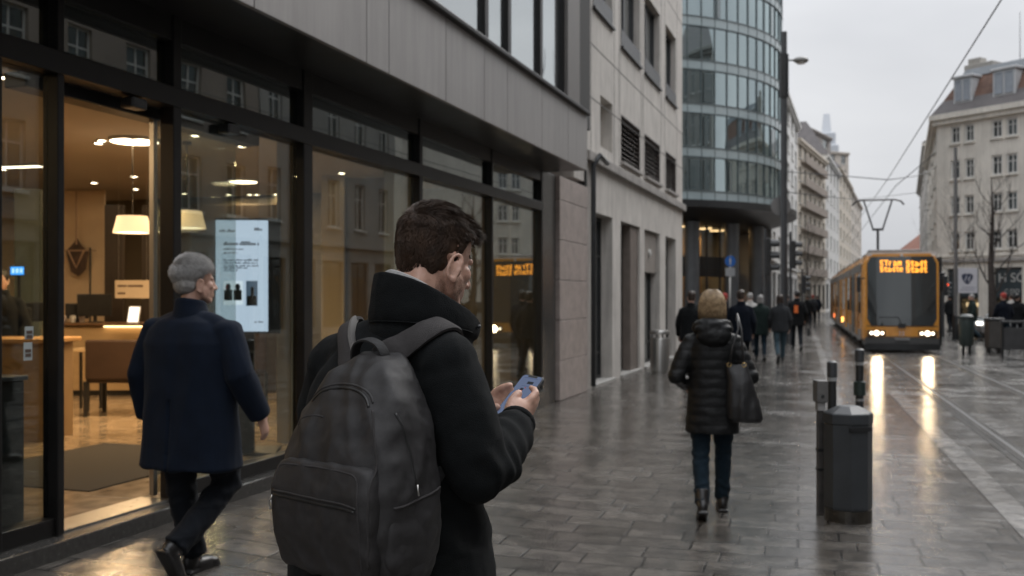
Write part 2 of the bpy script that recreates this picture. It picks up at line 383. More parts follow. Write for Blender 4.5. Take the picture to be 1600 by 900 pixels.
# plinth
b = MB(); b.box(XL, FX(848), -.10, .55, -.02, FLR-.002, .008); b.build('plinth', mat('dark_granite', (.05,.048,.045), .25, .25, 30, .1, 90), BK)
mull = [(-8,4),(73,101),(250,284),(457,489),(641,661),(757,771),(838,848)]
mx_ = [(min(FX(a, .11), FX(c)-.05), FX(c)) for a, c in mull]
mx_ = [(-13.2,-13.0),(-10.9,-10.75)] + [(a, max(c, a+.05)) for a, c in mx_]
for i, (a, c) in enumerate(mx_):
    b = MB(); b.box(a, c, 0, .11, FLR, z_f+.3, .006); b.build('mullion', ALU_D, BK)
b = MB(); b.box(XL, FX(848), -.012, .172, z_tb, z_tt, .006); b.build('transom', ALU_D, BK)
b = MB(); b.box(XL, FX(848), .012, .15, z_f-.17, z_f+.3, .006); b.build('head_beam', ALU_D, BK)
# bottom rails, panes
door_bay = (mx_[3][1], mx_[4][0])       # 101..250
for i in range(len(mx_)-1):
    x0, x1 = mx_[i][1], mx_[i+1][0]
    b = MB(); b.box(x0, x1, .07, .082, z_tt, z_f-.17); b.build('transom_pane', GL_TR, BK)
    if i != 3:
        b = MB(); b.box(x0, x1, .02, .14, FLR, FLR+.10, .005); b.build('bottom_rail', ALU_D, BK)
        b = MB(); b.box(x0, x1, .07, .082, FLR+.10, z_tb); b.build('window_pane', GL_SHOP, BK)
b = MB(); b.box(XL, mx_[0][0], .02, .14, FLR, FLR+.10, .005); b.build('bottom_rail', ALU_D, BK)
b = MB(); b.box(XL, mx_[0][0], .07, .082, FLR+.10, z_tb); b.build('window_pane', GL_SHOP, BK)
b = MB(); b.box(XL, mx_[0][0], .07, .082, z_tt, z_f-.17); b.build('transom_pane', GL_TR, BK)
b = MB(); b.box(XL-.3, XL, -.6, 9.3, -.02, z_ft); b.build('end_wall', GRAN, BK)
# sliding door leaf: pulled nearly open, its steel edge shows at 240 px
dx = FX(241, .21)
b = MB(); b.box(dx-.02, dx+.02, .20, .235, FLR+.01, z_tb-.02); b.build('door_edge', STEEL, BK)
b = MB(); b.box(dx+.02, dx+.95, .21, .222, FLR+.03, z_tb-.02); b.build('door_leaf', GL_SHOP, BK)
b = MB(); b.box(door_bay[0], door_bay[1], .03, .26, FLR-.001, FLR+.012); b.build('threshold', STEEL, BK)
b = MB(); b.box(door_bay[0]-.1, door_bay[1]+1.3, .18, .34, z_tb-.07, z_tb+.02, .01); b.build('door_track', ALU_D, BK)
for px in (195, 345):
    xx = FX(px, .1); b = MB(); b.box(xx-.07, xx+.07, -.02, .08, z_tb-.08, z_tb-.012, .012); b.build('door_sensor', BLACK, BK)
# soffit and fascia
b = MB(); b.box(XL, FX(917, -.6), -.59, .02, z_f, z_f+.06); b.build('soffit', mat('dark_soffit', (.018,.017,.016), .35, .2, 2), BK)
jx = [-13.5, -8.2, -6.2] + [FX(p, -.6) for p in (573, 697, 757, 793, 847, 888, 917)]
jx = sorted(jx); jx = [XL] + jx
for i in range(len(jx)-1):
    b = MB(); b.box(jx[i]+.006, jx[i+1]-.006, -.60, -.56, z_f-.004, z_ft, .004); b.build('fascia_panel', FASC, BK)
b = MB(); b.box(XL, jx[-1]-.02, -.575, -.1, z_f+.02, z_ft-.03); b.build('fascia_core', BLACK, BK)
b = MB(); b.box(XL, jx[-1]+.02, -.66, -.35, z_ft, z_ft+.05, .01); b.build('cap_flashing', ALU_D, BK)
b = MB(); b.box(jx[-1]-.004, jx[-1]+.02, -.60, .0, z_f, z_ft); b.build('fascia_return', FASC, BK)
# first floor glazing
yy = -.38
wj = sorted([-13, -11.2, -9.4] + [FX(p, yy) for p in (420, 560, 655, 757, 793, 843, 879)])
ZU = z_ft+.05
for fl in range(4):
    z0 = ZU + fl*3.7; z1 = z0+2.75
    for i in range(len(wj)-1):
        if wj[i+1]-wj[i] < .25: continue
        fr = MB(); frame_xz(fr, wj[i], wj[i+1], z0, z1, .055, yy-.03, yy+.08); w = fr.build('window_frame', ALU_D, BK)
        p = MB(); p.box(wj[i]+.055, wj[i+1]-.055, yy+.02, yy+.03, z0+.055, z1-.055); p.build('pane', GL_UP, w)
    b = MB(); b.box(XL, FX(879, yy), yy-.06, yy+.1, z1, z0+3.7, .004); b.build('spandrel', FASC, BK)
    b = MB(); b.box(XL, wj[0], yy, yy+.1, z0, z1); b.build('spandrel', FASC, BK)
b = MB(); b.box(FX(879, yy)+.0, FX(898, yy), yy-.08, yy+.2, z_ft+.05, ZU+14.8, .01); b.build('corner_column', mat('dull_grey_panel', (.16,.15,.14), .5, .1, 2), BK)
b = MB(); b.box(XL, FX(898, 0), yy+.12, 9.3, ZU+.0, ZU+14.8); b.build('upper_body', mat('inner_dark', (.04,.04,.04), .8), BK)
b = MB(); b.box(FX(848), FX(868), .0, .5, .0, z_f, .01); b.build('side_jamb', mat('dark_granite'  , (.05,.048,.045)), BK)
# granite pier, block by block
zz = 0.0; k = 0
xa, xb = FX(869), FX(913)
while zz < z_f-.05:
    h = min(.62, z_f-zz); b = MB(); b.box(xa, xb, -.06, .5, zz+.004, zz+h-.004, .006); b.build('pier_block', GRAN, BK); zz += h

# ------------------------------------------------------------------ lobby behind the glass
def SL(name, x0, x1, y0, y1, z0, z1, m):
    b = MB(); b.box(x0, x1, y0, y1, z0, z1); o = b.build(name, m, None); o.location = (A0.x, A0.y, 0); o.rotation_euler = (0,0,FRZ); return tag(o, kind='structure')
CEIL = 3.25; YB = 9.2
TILE = wet('lobby_tile', (.34,.27,.19), (.40,.32,.23), .9, .9, .12, .22, mortar=.004, bumpd=.0005, joint=(.2,.16,.12))
CREAM = mat('cream_plaster', (.62,.53,.40), .7, .05, 2)
SL('floor', XL, FX(848), .30, YB, FLR-.2, FLR, TILE)
SL('ceiling', XL, FX(848), .17, YB, CEIL, CEIL+.1, mat('ceiling_white', (.42,.37,.31), .8, .05, 2))
SL('wall_back', XL, 3, YB, YB+.1, 0, 4.2, CREAM)
SL('wall_side', XL-.1, XL, 0, YB, 0, 4.2, CREAM)
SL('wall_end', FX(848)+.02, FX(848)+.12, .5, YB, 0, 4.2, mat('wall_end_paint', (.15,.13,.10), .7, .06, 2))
DARKW = mat('dark_timber_panel', (.035,.026,.02), .45, .3, 3, stretch=(6,6,.6))
def LL(px, z, dy=0):
    x, y = FI(px, z); return x, y
# columns and wall panels
def inner_box(name, label, cat, pxa, pxb, z, z0, z1, dep, m, group=None):
    xa, ya = FI(pxa, z); xb_, yb_ = FI(pxb, z)
    t = math.atan2(yb_-ya, xb_-xa); w = math.hypot(xb_-xa, yb_-ya)
    p = FW(xa, ya); b = MB(); b.box(0, w, 0, dep, z0, z1, .005); o = b.build(name, m); o.location = (p.x, p.y, 0); o.rotation_euler = (0, 0, FRZ+t)
    return tag(o, label, cat, group)
inner_box('column', 'wide cream column standing behind the second shop window', 'column', 502, 538, 13.5, FLR, CEIL, .5, mat('column_cream', (.42,.36,.27), .7, .05, 2))
inner_box('column', 'slim pale column right of the wide column, behind the shop window', 'column', 600, 642, 12.0, FLR, CEIL, .4, mat('pale_grey_green', (.20,.21,.185), .7, .06, 2))
inner_box('column', 'beige column behind the display screen', 'column', 432, 455, 9.2, FLR, CEIL, .3, mat('sand_plaster', (.42,.36,.27), .7, .06, 2))
inner_box('wall_panel', 'dark timber wall panel behind the hanging lamp', 'panel', 163+0, 192, 14.6, FLR, CEIL-.3, .08, DARKW, 'dark panels on the lobby wall')
inner_box('wall_panel', 'dark timber wall panel right of the hanging lamp', 'panel', 221, 246, 14.6, FLR, CEIL-.3, .08, DARKW, 'dark panels on the lobby wall')
inner_box('wall_panel', 'broad dark timber wall panel behind the display screen', 'panel', 300, 432, 14.0, FLR, 2.9, .08, DARKW, 'dark panels on the lobby wall')
inner_box('wall_panel', 'brown timber wall between the two columns behind the shop window', 'panel', 539, 606, 13.6, FLR, CEIL-.02, .08, mat('brown_timber', (.07,.045,.026), .5, .2, 3, stretch=(6,6,.6)), 'dark panels on the lobby wall')
inner_box('wall_panel', 'mirrored dark panel at the far left of the lobby', 'panel', 22, 62, 12.0, FLR, 2.9, .08, mat('green_grey_panel', (.09,.11,.10), .3, .3, 2))
# lit wall with picture
p = inner_box('wall_panel', 'plain cream lit wall panel with a small picture on it', 'panel', 98, 163, 15.2, FLR, CEIL-.02, .06, mat('warm_plaster', (.66,.52,.36), .7, .05, 2))
# ------------------------------------------------------------------ lobby furniture and lamps
WARM = (1.0, .66, .34)
def at_local(px, py, z): 
    x, y = FI(px, z); return x, y, CH-(py-HOR)/F*z
def lt(name, loc, size, power, col=WARM, rot=(0,0,0)):
    d = bpy.data.lights.new(name, 'AREA'); d.shape = 'DISK'; d.size = size; d.energy = power*.72; d.color = col
    o = bpy.data.objects.new(name, d); COL.objects.link(o); o.location = loc; o.rotation_euler = rot; return o
# big round ceiling lights
for (px, py, rad, lab) in ((210,217,.24,'big round glowing ceiling lamp in front of the doorway'), (380,281,.2,'round glowing ceiling lamp above the display screen')):
    z = (CEIL-CH)*F/(HOR-py); x, y = FI(px, z); w = FW(x, y, CEIL)
    e = empty('ceiling_lamp', w, 0, lab, 'ceiling lamp', 'round lamps on the lobby ceiling')
    b = MB(); b.lathe([(rad,-.002),(rad+.02,-.002),(rad+.02,-.035),(rad,-.035)], n=32, cap=False); b.build('rim', WHITE, e, True, 40)
    b = MB(); b.lathe([(.001,-.028),(rad-.003,-.028),(rad-.003,-.01),(.001,-.01)], n=32); b.build('diffuser', glow('lamp_white', (1,.80,.55), 9), e)
    lt('lamp_light', (w.x, w.y, CEIL-.05), rad*2, 70)
# linear lights
for (px0, px1, py, z, lab) in ((-60,66,256,9.3,'long strip lamp on the ceiling, nearer one at the far left'), (-40,42,322,14.5,'long strip lamp on the ceiling, farther one at the far left')):
    zz_ = (CEIL-CH)*F/(HOR-py); xa_, ya_ = FI(px0, zz_*1.02); xb_, yb_ = FI(px1, zz_)
    w0 = FW(xa_, ya_, CEIL); L = math.hypot(xb_-xa_, yb_-ya_)
    e = empty('strip_lamp', w0, FRZ+math.atan2(yb_-ya_, xb_-xa_), lab, 'ceiling lamp', 'strip lamps in the lobby')
    b = MB(); b.box(0, L, -.07, .07, -.03, -.001, .004); b.build('housing', WHITE, e)
    b = MB(); b.box(.02, L-.02, -.055, .055, -.034, -.0305); b.build('diffuser', glow('lamp_strip', (1,.85,.62), 6), e)
# small downlights
dl = [(154,223),(147,285),(212,295),(305,211),(288,302),(378,228),(357,311),(390,317),(431,314),(439,329),(401,332),(534,270),(570,279),(560,304),(492,311),(514,357),(523,300),(548,290),(590,300),(615,310),(6,120),(5,264),(685,318),(700,310)]
e0 = empty('downlight', (0,0,0)); b = MB(); b.lathe([(.045,0),(.062,0),(.062,-.012),(.045,-.012)], n=18, cap=False); b.build('trim_ring', STEEL, e0, True, 40)
b = MB(); b.lathe([(.001,-.006),(.044,-.006),(.044,-.002),(.001,-.002)], n=18); b.build('bulb', glow('spot_white', (1,.82,.56), 22), e0)
for i, (px, py) in enumerate(dl):
    z = (CEIL-CH)*F/(HOR-py); x, y = FI(px, min(z, 16)); w = FW(x, y, CEIL)
    if y > YB-.2: y = YB-.3; w = FW(x, y, CEIL)
    if y < .4: continue
    e = e0 if i == 0 else copy_tree(e0); e.location = w
    tag(e, 'small recessed spotlight in the lobby ceiling', 'downlight', 'recessed spotlights in the lobby ceiling')
    if i % 3 == 0: lt('spot_light', (w.x, w.y, CEIL-.03), .1, 24 if x < -6 else 7)
for (x, y, pw) in ((-11,3,60),(-8,5.5,50),(-5.2,3.2,14),(-2.5,5.0,6),(-13.5,6,50)):
    w = FW(x, y, CEIL-.03)
    e = copy_tree(e0); e.location = (w.x, w.y, CEIL); tag(e, 'small recessed spotlight in the lobby ceiling', 'downlight', 'recessed spotlights in the lobby ceiling')
    lt('spot_light', w, .5, pw)
# pendant lamps
SHADE = bpy.data.materials.new('lit_fabric_shade'); SHADE.use_nodes = True
_b = SHADE.node_tree.nodes['Principled BSDF']; _b.inputs['Base Color'].default_value = (.8,.66,.45,1); _b.inputs['Roughness'].default_value = .8
_b.inputs['Emission Color'].default_value = (1,.68,.36,1); _b.inputs['Emission Strength'].default_value = .85
for (px, pt, pb, z, lab) in ((207,338,364,10.2,'cream drum pendant lamp hanging in front of the reception desk'), (292,330,357,10.6,'cream drum pendant lamp half behind the door mullion')):
    x, y, zt = at_local(px, pt, z); zb = CH-(pb-HOR)/F*z; w = FW(x, y, 0); rr = 29.0/F*z
    e = empty('pendant_lamp', (w.x, w.y, CEIL), 0, lab, 'pendant lamp', 'pendant lamps in the lobby')
    b = MB(); b.lathe([(rr,zb-CEIL),(rr*.78,zt-CEIL),(rr*.77,zt-CEIL),(rr*.985,zb-CEIL)], n=36, cap=False); b.build('lamp_shade', SHADE, e, True, 40)
    b = MB(); b.lathe([(.001,zb-CEIL+.012),(rr*.97,zb-CEIL+.012),(rr*.97,zb-CEIL+.018),(.001,zb-CEIL+.018)], n=36); b.build('diffuser', glow('pend_white', (1,.84,.6), 3), e)
    b = MB(); b.cyl((0,0,zt-CEIL),(0,0,-.02),.006,n=8); b.lathe([(.05,-.03),(.05,-.001),(.001,-.001)], n=16); b.build('cord', BLACK, e, True, 40)
    lt('pendant_light', (w.x, w.y, zb-.03), rr*1.4, 22)
# other thin cords / ceiling hangers seen above
# reception desk, angled like the camera plane
z = 13.6
xa_, ya_ = FI(60, z); xb_, yb_ = FI(300, z); w0 = FW(xa_, ya_, FLR); t = FRZ+math.atan2(yb_-ya_, xb_-xa_); L = math.hypot(xb_-xa_, yb_-ya_)
dt = CH-(505-HOR)/F*z - FLR
DK = empty('reception_desk', w0, t, 'long pale timber reception desk under a dark top with a warm light strip', 'desk')
b = MB(); b.box(0, L, .03, .8, .07, dt-.05, .006); b.build('front_panel', mat('pale_maple', (.50,.36,.20), .5, .1, 2, stretch=(1,1,5)), DK)
b = MB(); b.box(-.02, L+.02, -.05, .85, dt-.035, dt, .008); b.build('desk_top', mat('walnut_top', (.16,.09,.045), .35, .2, 3, stretch=(1,6,1)), DK)
b = MB(); b.box(.02, L-.02, .06, .75, 0, .07); b.build('toe_kick', BLACK, DK)
b = MB(); b.box(.9, L-.5, -.02, .025, dt-.055, dt-.0355); b.build('light_strip', glow('desk_strip', (1,.62,.28), 3.5), DK)
def onw(px, z): x, y = FI(px, z); return FW(x, y, 0)
def on_desk(name, px, z, lab, cat, group=None, rz=0):
    w = onw(px, z); return empty(name, (w.x, w.y, FLR+dt), t+rz, lab, cat, group)
m1 = on_desk('monitor', 147, 13.9, 'wide black computer monitor on the reception desk seen from behind', 'monitor', None, R(8))
b = MB(); b.box(-.23,.23,0,.04,.09,.40,.01); b.build('screen', BLACK, m1); b = MB(); b.cyl((0,.05,.0),(0,.05,.2),.025); b.lathe([(.10,.0),(.10,.012),(.02,.02)], (0,.06,0)); b.build('stand', BLACK, m1, True, 40)
m2 = on_desk('monitor', 121, 14.1, 'smaller black screen left of the wide monitor on the reception desk', 'monitor', None, R(40))
b = MB(); b.box(-.16,.16,0,.03,.05,.27,.01); b.build('screen', BLACK, m2); b = MB(); b.box(-.05,.05,.0,.1,0,.06,.01); b.build('stand', BLACK, m2)
tb = on_desk('tablet', 207, 13.7, 'bright tablet leaning in a stand on the reception desk', 'tablet', None, R(-12))
M = Matrix.Rotation(R(-14), 4, 'X')
b = MB(); b.box(-.09,.09,0,.014,0,.24,.004); b.xf(M).build('case', WHITE, tb); b = MB(); b.box(-.078,.078,-.002,-.0005,.015,.225); b.xf(M).build('screen', glow('tab', (1,.86,.66), 1.6), tb)
b = MB(); b.box(-.07,.07,.02,.10,0,.012,.003); b.build('stand', STEEL, tb)
for q in range(3):
    c = on_desk('desk_item', 100+q*14, 14.0, ['small glass vase','small white cup','little jar of pens'][q]+' on the reception desk beside the screens', ['vase','cup','pen jar'][q])
    b = MB(); b.lathe([(.03,0),(.045,.04+.03*q),(.03,.10),(.028,.10),(.04,.04),(.02,.01)], n=14); b.build('cup', WHITE if q == 1 else GRAN, c, True, 50)
# acrylic placard standing on the desk
x, y, zc = at_local(207, 452, 12.6); w = FW(x, y, 0)
pl = empty('sign_board', (w.x, w.y, CEIL), TH, 'cream notice board hanging left of the door edge with two lines of dark print', 'sign')
ww = 55/F*12.6; zt = CH-(438-HOR)/F*12.6-CEIL; zb = CH-(466-HOR)/F*12.6-CEIL
b = MB(); b.box(-ww/2, ww/2, 0, .015, zb, zt, .003); b.build('board', mat('board_cream', (.55,.45,.33), .6, .04, 3), pl)
b = MB()
for (a0, a1, zz_) in ((-.42,-.16,.68),(-.13,.3,.68),(-.42,-.2,.27)): b.box(ww*a0, ww*a1, -.004, -.001, zb+(zt-zb)*(zz_-.05), zb+(zt-zb)*(zz_+.06))
b.build('lettering', mat('print_dark', (.12,.08,.06), .7), pl)
b = MB(); b.cyl((-ww*.4,.007,zt),(-ww*.4,.007,0),.002,n=6); b.cyl((ww*.4,.007,zt),(ww*.4,.007,0),.002,n=6); b.build('wire', STEEL, pl)
# wall picture (an oval dark form) and tall thin lamp pole
x, y, zc = at_local(121, 403, 15.05); w = FW(x, y, zc)
pc = empty('wall_picture', w, TH, 'small wall hanging of dark crossed shapes on the cream panel', 'picture')
b = MB(); pts = [(-.19,.12),(-.05,.27),(0,.36),(.06,.25),(.2,.1),(.15,-.2),(.03,-.33),(-.1,-.25)]
b.loft([[(q[0]*.85, 0, q[1]*.85) for q in pts], [(q[0]*.85, -.03, q[1]*.85) for q in pts]]); b.build('dark_panel', mat('picture_brown', (.07,.045,.035), .6, .6, 8), pc)
b = MB(); b.box(-.3,.3,-.045,-.032,.10,.12); b.box(-.012,.012,-.045,-.032,.2,1.0); b.tube([(-.12,-.04,.1),(0,-.04,-.15),(.12,-.04,.12)], .018, n=6); b.build('cross_bars', mat('picture_tan', (.4,.28,.2), .5), pc)
w = onw(141, 14.7); po = empty('floor_lamp_pole', (w.x, w.y, FLR), 0, 'thin black upright rod standing before the cream panel', 'stand')
b = MB(); b.cyl((0,0,0),(0,0,2.08),.014,n=8); b.build('rod', BLACK, po, True); b = MB(); b.lathe([(.12,0),(.12,.015),(.02,.03)]); b.build('base', BLACK, po, True, 40)
# armchair / bench seats in front of desk
def chair(px, pxw, py_top, z, lab, rz):
    w = onw(px, z); e = empty('lobby_chair', (w.x, w.y, FLR), TH+rz, lab, 'chair', 'chairs before the reception desk'); W = pxw/F*z/2
    top = CH-(py_top-HOR)/F*z-FLR
    b = MB(); b.box(-W, W, -.05, .03, .42, top, .02); b.build('backrest', mat('brown_leather', (.035,.019,.012), .5, .2, 4), e)
    b = MB(); b.box(-W, W, .0, .55, .38, .46, .02); b.build('seat', MC['brown_leather'], e)
    for sx in (-1, 1):
        for yy_ in (-.02, .5):
            b = MB(); b.box(sx*W-.02, sx*W+.02, yy_-.02, yy_+.02, 0, .40); b.build('leg', BLACK, e)
chair(177, 84, 531, 11.2, 'brown leather chair with a broad square back facing the desk', 0)
w = onw(128, 11.9); e = empty('side_table', (w.x, w.y, FLR), TH, 'small high table with thin legs beside the brown chair', 'table')
b = MB(); b.box(-.10,.16,-.2,.2,.70,.74,.006); b.build('table_top', MC['pale_maple'], e)
for sx in (-.09,.15):
    for sy in (-.18,.18): b = MB(); b.box(sx-.014,sx+.014,sy-.014,sy+.014,0,.70); b.build('leg', BLACK, e)
chair(395, 40, 515, 12.5, 'brown chair half hidden behind the display screen', R(25))
# floor mat
x0_, y0_ = FI(150, 7.6)
b = MB(); b.box(-.0, 1.9, 0, 1.5, 0, .008, .003); o = b.build('door_mat', mat('mat_dark', (.03,.028,.027), .9, .2, 60, .4, 300)); w = FW(FX(112, .9), .75, FLR); o.location = w; o.rotation_euler = (0,0,FRZ); tag(o, 'dark rubber mat on the tiles just inside the open door', 'mat')
# display screen on a stand behind the third pane
x, y, _ = at_local(378, 430, 8.6); w = FW(x, y, 0)
z = 8.6; W = 80/F*z; zt = CH-(344-HOR)/F*z-FLR; zb = CH-(518-HOR)/F*z-FLR
DS = empty('display_screen', (w.x, w.y, FLR), TH+R(6), 'tall bright advertising screen on a black stand behind the glass', 'screen')
b = MB(); b.box(-W/2-.02, W/2+.10, .006, .10, zb-.02, zt+.02, .008); b.build('housing', BLACK, DS)
b = MB(); b.box(-W/2, W/2, 0, .0055, zb, zt); b.build('screen', glow('screen_blue', (.47,.56,.70), 1.15), DS)
b = MB(); b.box(-.1, .1, .03, .08, 0, zb, .005); b.box(-.3, .3, -.15, .3, 0, .02, .005); b.build('stand', BLACK, DS)
H = zt-zb
def sx(f): return -W/2+f*W
def sz(f): return zt-f*H
b = MB(); rr_ = random.Random(3)
def words(b, x0, x1, zc, h, cw=.014):
    x = x0
    while x < x1:
        n_ = rr_.randint(3, 9)
        for k in range(n_):
            if x > x1: break
            hh = h*rr_.choice((.6,.6,.62,1.0)); b.box(x, x+cw*.62*(h/.02)**.5, -.003, -.0008, zc-h*.3, zc-h*.3+hh); x += cw*.85*(h/.02)**.5
        x += cw*.8
words(b, sx(.07), sx(.36), sz(.10), .026); words(b, sx(.74), sx(.88), sz(.085), .026)
words(b, sx(.15), sx(.80), sz(.215), .034)
for f, e_ in ((.262,.52),(.296,.4)): words(b, sx(.15), sx(e_), sz(f), .016, .011)
for f, e_ in ((.36,.8),(.385,.79),(.41,.8),(.43,.6),(.452,.4)): words(b, sx(.15), sx(e_), sz(f), .016, .011)
words(b, sx(.74), sx(.9), sz(.915), .016, .011)
b.build('lettering', mat('ink_blue', (.05,.06,.10), .6), DS)
b = MB(); b.box(sx(.15), sx(.52), -.003, -.0008, sz(.76), sz(.545)); b.build('photo', glow('scr_pale', (.62,.70,.8), 1.2), DS)
b = MB()
for cx_ in (.24,.42):
    b.ell((sx(cx_),-.004,sz(.60)), (.022,.002,.03)); b.prism([(0,0)], 0, 0) if False else b.box(sx(cx_)-.035, sx(cx_)+.035, -.006, -.0032, sz(.72), sz(.625))
b.build('photo_figures', mat('fig_dark', (.03,.045,.05), .6), DS)
b = MB(); b.box(sx(.58), sx(.80), -.003, -.0008, sz(.77), sz(.545)); b.build('photo_dark', glow('scr_dark', (.12,.18,.26), .6), DS)
b = MB(); b.box(sx(.60), sx(.78), -.006, -.0032, sz(.765), sz(.68)); b.box(sx(.67), sx(.73), -.006, -.0032, sz(.68), sz(.60)); b.build('photo_figures', MC['fig_dark'], DS)
# left bay: black counter front, blue screen, small things
xl0, xl1 = mx_[2][1]-.9, mx_[3][0]-.02
zt = FZ(40, 585, .25)
C2 = empty('teller_counter', FW(xl0, .22, FLR), FRZ, 'black counter standing close behind the leftmost window pane', 'counter')
b = MB(); b.box(0, xl1-xl0, .0, .6, 0, zt-FLR-.03, .006); b.build('front_panel', BLACK, C2); b = MB(); b.box(-.01, xl1-xl0+.01, -.02, .62, zt-FLR-.028, zt-FLR, .006); b.build('counter_top', DKGREY, C2)
x, y, zc = at_local(27, 423, 11.2); w = FW(x, y, 0)
S2 = empty('info_screen', (w.x, w.y, FLR), TH, 'small bright blue screen on a post at the back left', 'screen')
b = MB(); b.box(-.085,.085,0,.03,zc-FLR-.055,zc-FLR+.055,.004); b.build('housing', BLACK, S2); b = MB(); b.box(-.075,.075,-.003,-.0005,zc-FLR-.045,zc-FLR+.045); b.build('screen', glow('scr_b', (.06,.35,.95), 1.6), S2)
b = MB()
for q in (-.055,-.01,.035): frame_xz(b, q, q+.022, zc-FLR-.022, zc-FLR+.022, .007, -.006, -.0035)
b.build('lettering', glow('scr_w', (.7,.9,1), 1.6), S2)
b = MB(); b.cyl((0,.04,0),(0,.04,zc-FLR),.018,n=8); b.build('post', BLACK, S2)
for (px, py, lab, wd_, ht_) in ((18, 498, 'black office chair back beside the far left desk', .34, .25), (38, 487, 'low black monitor at the far left desk', .36, .22)):
    x, y, zc = at_local(px+5, py, 10.5+.02*px); w = FW(x, y, 0); e = empty('office_screen' if 'monitor' in lab else 'office_chair', (w.x, w.y, FLR), TH, lab, 'monitor' if 'monitor' in lab else 'chair')
    b = MB(); b.box(-wd_/2, wd_/2, 0, .05, zc-FLR-ht_/2, zc-FLR+ht_/2, .02); b.build('back' , BLACK, e); b = MB(); b.cyl((0,.03,0),(0,.03,zc-FLR),.03,n=10); b.lathe([(.22,0),(.22,.03),(.04,.05)], (0,.03,0), 20); b.build('stand', BLACK, e, True, 40)
x, y, zc = at_local(22, 530, 9.2); w = FW(x, y, 0); e = empty('service_desk', (w.x, w.y, FLR), TH, 'light timber service desk at the far left behind the glass', 'desk')
b = MB(); b.box(-1.0,.32,0,.7,zc-FLR-.04,zc-FLR,.006); b.build('desk_top', mat('orange_oak', (.50,.30,.13), .4, .1, 3), e); b = MB(); b.box(-.9,.28,.1,.6,0,zc-FLR-.041); b.build('cabinet', mat('tan_front', (.32,.22,.12), .5), e)
# stickers on the left pane
for (px, py, hh, lab) in ((47,520,.07,'small pale blue notice stuck on the leftmost pane, upper one'), (45,549,.10,'white printed notice stuck on the leftmost pane, lower one')):
    x = FX(px, .06); zc = FZ(px, py, .06); b = MB(); b.box(x-.03, x+.03, .0655, .0685, zc-hh/2, zc+hh/2); o = b.build('sticker', mat('paper_pale', (.45,.5,.5), .6, .05)); o.location = (A0.x, A0.y, 0); o.rotation_euler = (0,0,FRZ); tag(o, lab, 'sticker')
    b = MB(); b.box(x-.02, x+.02, .063, .065, zc-.005, zc+.012); b.box(x-.02, x+.02, .063, .065, zc-.03, zc-.012); b.build('lettering', mat('print_dark', (.1,.1,.1)), o)
# seated clerk at the far left edge behind the pane
# ------------------------------------------------------------------ limestone building
SB = empty('stone_building', (A0.x, A0.y, 0), FRZ, 'pale limestone office block with tall dark windows beyond the bank', 'building')
cols = [(926,957),(970,1000),(1007,1031),(1040,1056)]
cx = [(FX(a), FX(c)) for a, c in cols]
zr_b = FZ(1000, 105); zr_t = 1.6+(zr_b-1.6)*1.36
zl_t = FZ(970, 178); zl_b = FZ(1000, 270)
z_ledge = FZ(990, 283); zd_t = FZ(970, 345)
X0, X1 = FX(897), FX(1066); HT = 17.0
holes = []; wins = []
for i, (a, c) in enumerate(cx):
    zb = zr_b + (.0 if i else .15)
    wins.append((a, c, zb, zr_t)); wins.append((a, c, zr_t+1.3, zr_t+1.3+(zr_t-zr_b))); 
    if i: holes.append((a, c, zl_b, zl_t))
nx0, nx1 = FX(938), FX(957); holes.append((nx0, nx1, FZ(957,240), FZ(938,148)))
holes += wins
xg0 = FX(913)
wall = wall_holes(X0, X1, z_ledge+.08, HT, holes, 0, .28); 
for zq in (z_ledge+.7, zr_b-.35, zr_t+.5, zr_t+3.5): pass
wall.build('wall', STONE, SB)
low = wall_holes(xg0, X1, -.02, z_ledge-.10, [(a, c, .04, zd_t) for a, c in cx], .0, .42); low.build('ground_floor_wall', STONE, SB)
b = MB(); b.box(xg0-.0, X1+.08, -.10, .2, z_ledge-.10, z_ledge+.08, .02); b.build('ledge', mat('stained_stone', (.32,.30,.28), .8, .25, 4, .3, 30), SB)
b = MB(); b.box(xg0, X1+.0, .45, 10, 0, HT-.01); b.build('back_mass', mat('inner_dark', (.04,.04,.04), .8), SB)
b = MB(); b.box(X1-.004, X1+.02, .001, 10, .0, HT); b.build('end_wall', STONE, SB)
b = MB(); b.box(X0, xg0, .002, .6, z_f+.1, HT); b.build('wall_corner', STONE, SB)
# joints between slabs
JM = mat('joint_dark', (.10,.095,.09), .8)
b = MB()
for z in (z_ledge+1.05, zr_b-.55, zr_t+.65, zr_t+3.4): b.box(X0, X1, -.003, .004, z, z+.018)
b.build('bed_joint', JM, SB)
for i in range(4):
    for xx in (cx[i][0]-.14, cx[i][1]+.14):
        b = MB(); b.box(xx, xx+.015, -.004, .003, z_ledge+.09, HT); b.build('upright_joint', JM, SB)
for (a, c, z0, z1) in wins:
    fr = MB(); frame_xz(fr, a+.01, c-.01, z0+.01, z1-.01, .06, .14, .22); mid = (a+c)/2
    fr.box(mid-.03, mid+.03, .15, .21, z0+.07, z1-.07); fr.box(a+.07, c-.07, .16, .2, z0+.5, z0+.56)
    w = fr.build('window', DKGREY, SB)
    p = MB(); p.box(a+.07, c-.07, .19, .2, z0+.07, z1-.07); p.build('pane', GL_WIN, w)
    s = MB(); s.box(a-.02, c+.02, -.06, .13, z0-.05, z0, .008); s.box(a+.01, c-.01, -.01, .01, z0+.0, z0+.32) ; s.build('sill', BLACK, w)
LOUV = mat('brown_louver', (.045,.032,.028), .5, .2, 5)
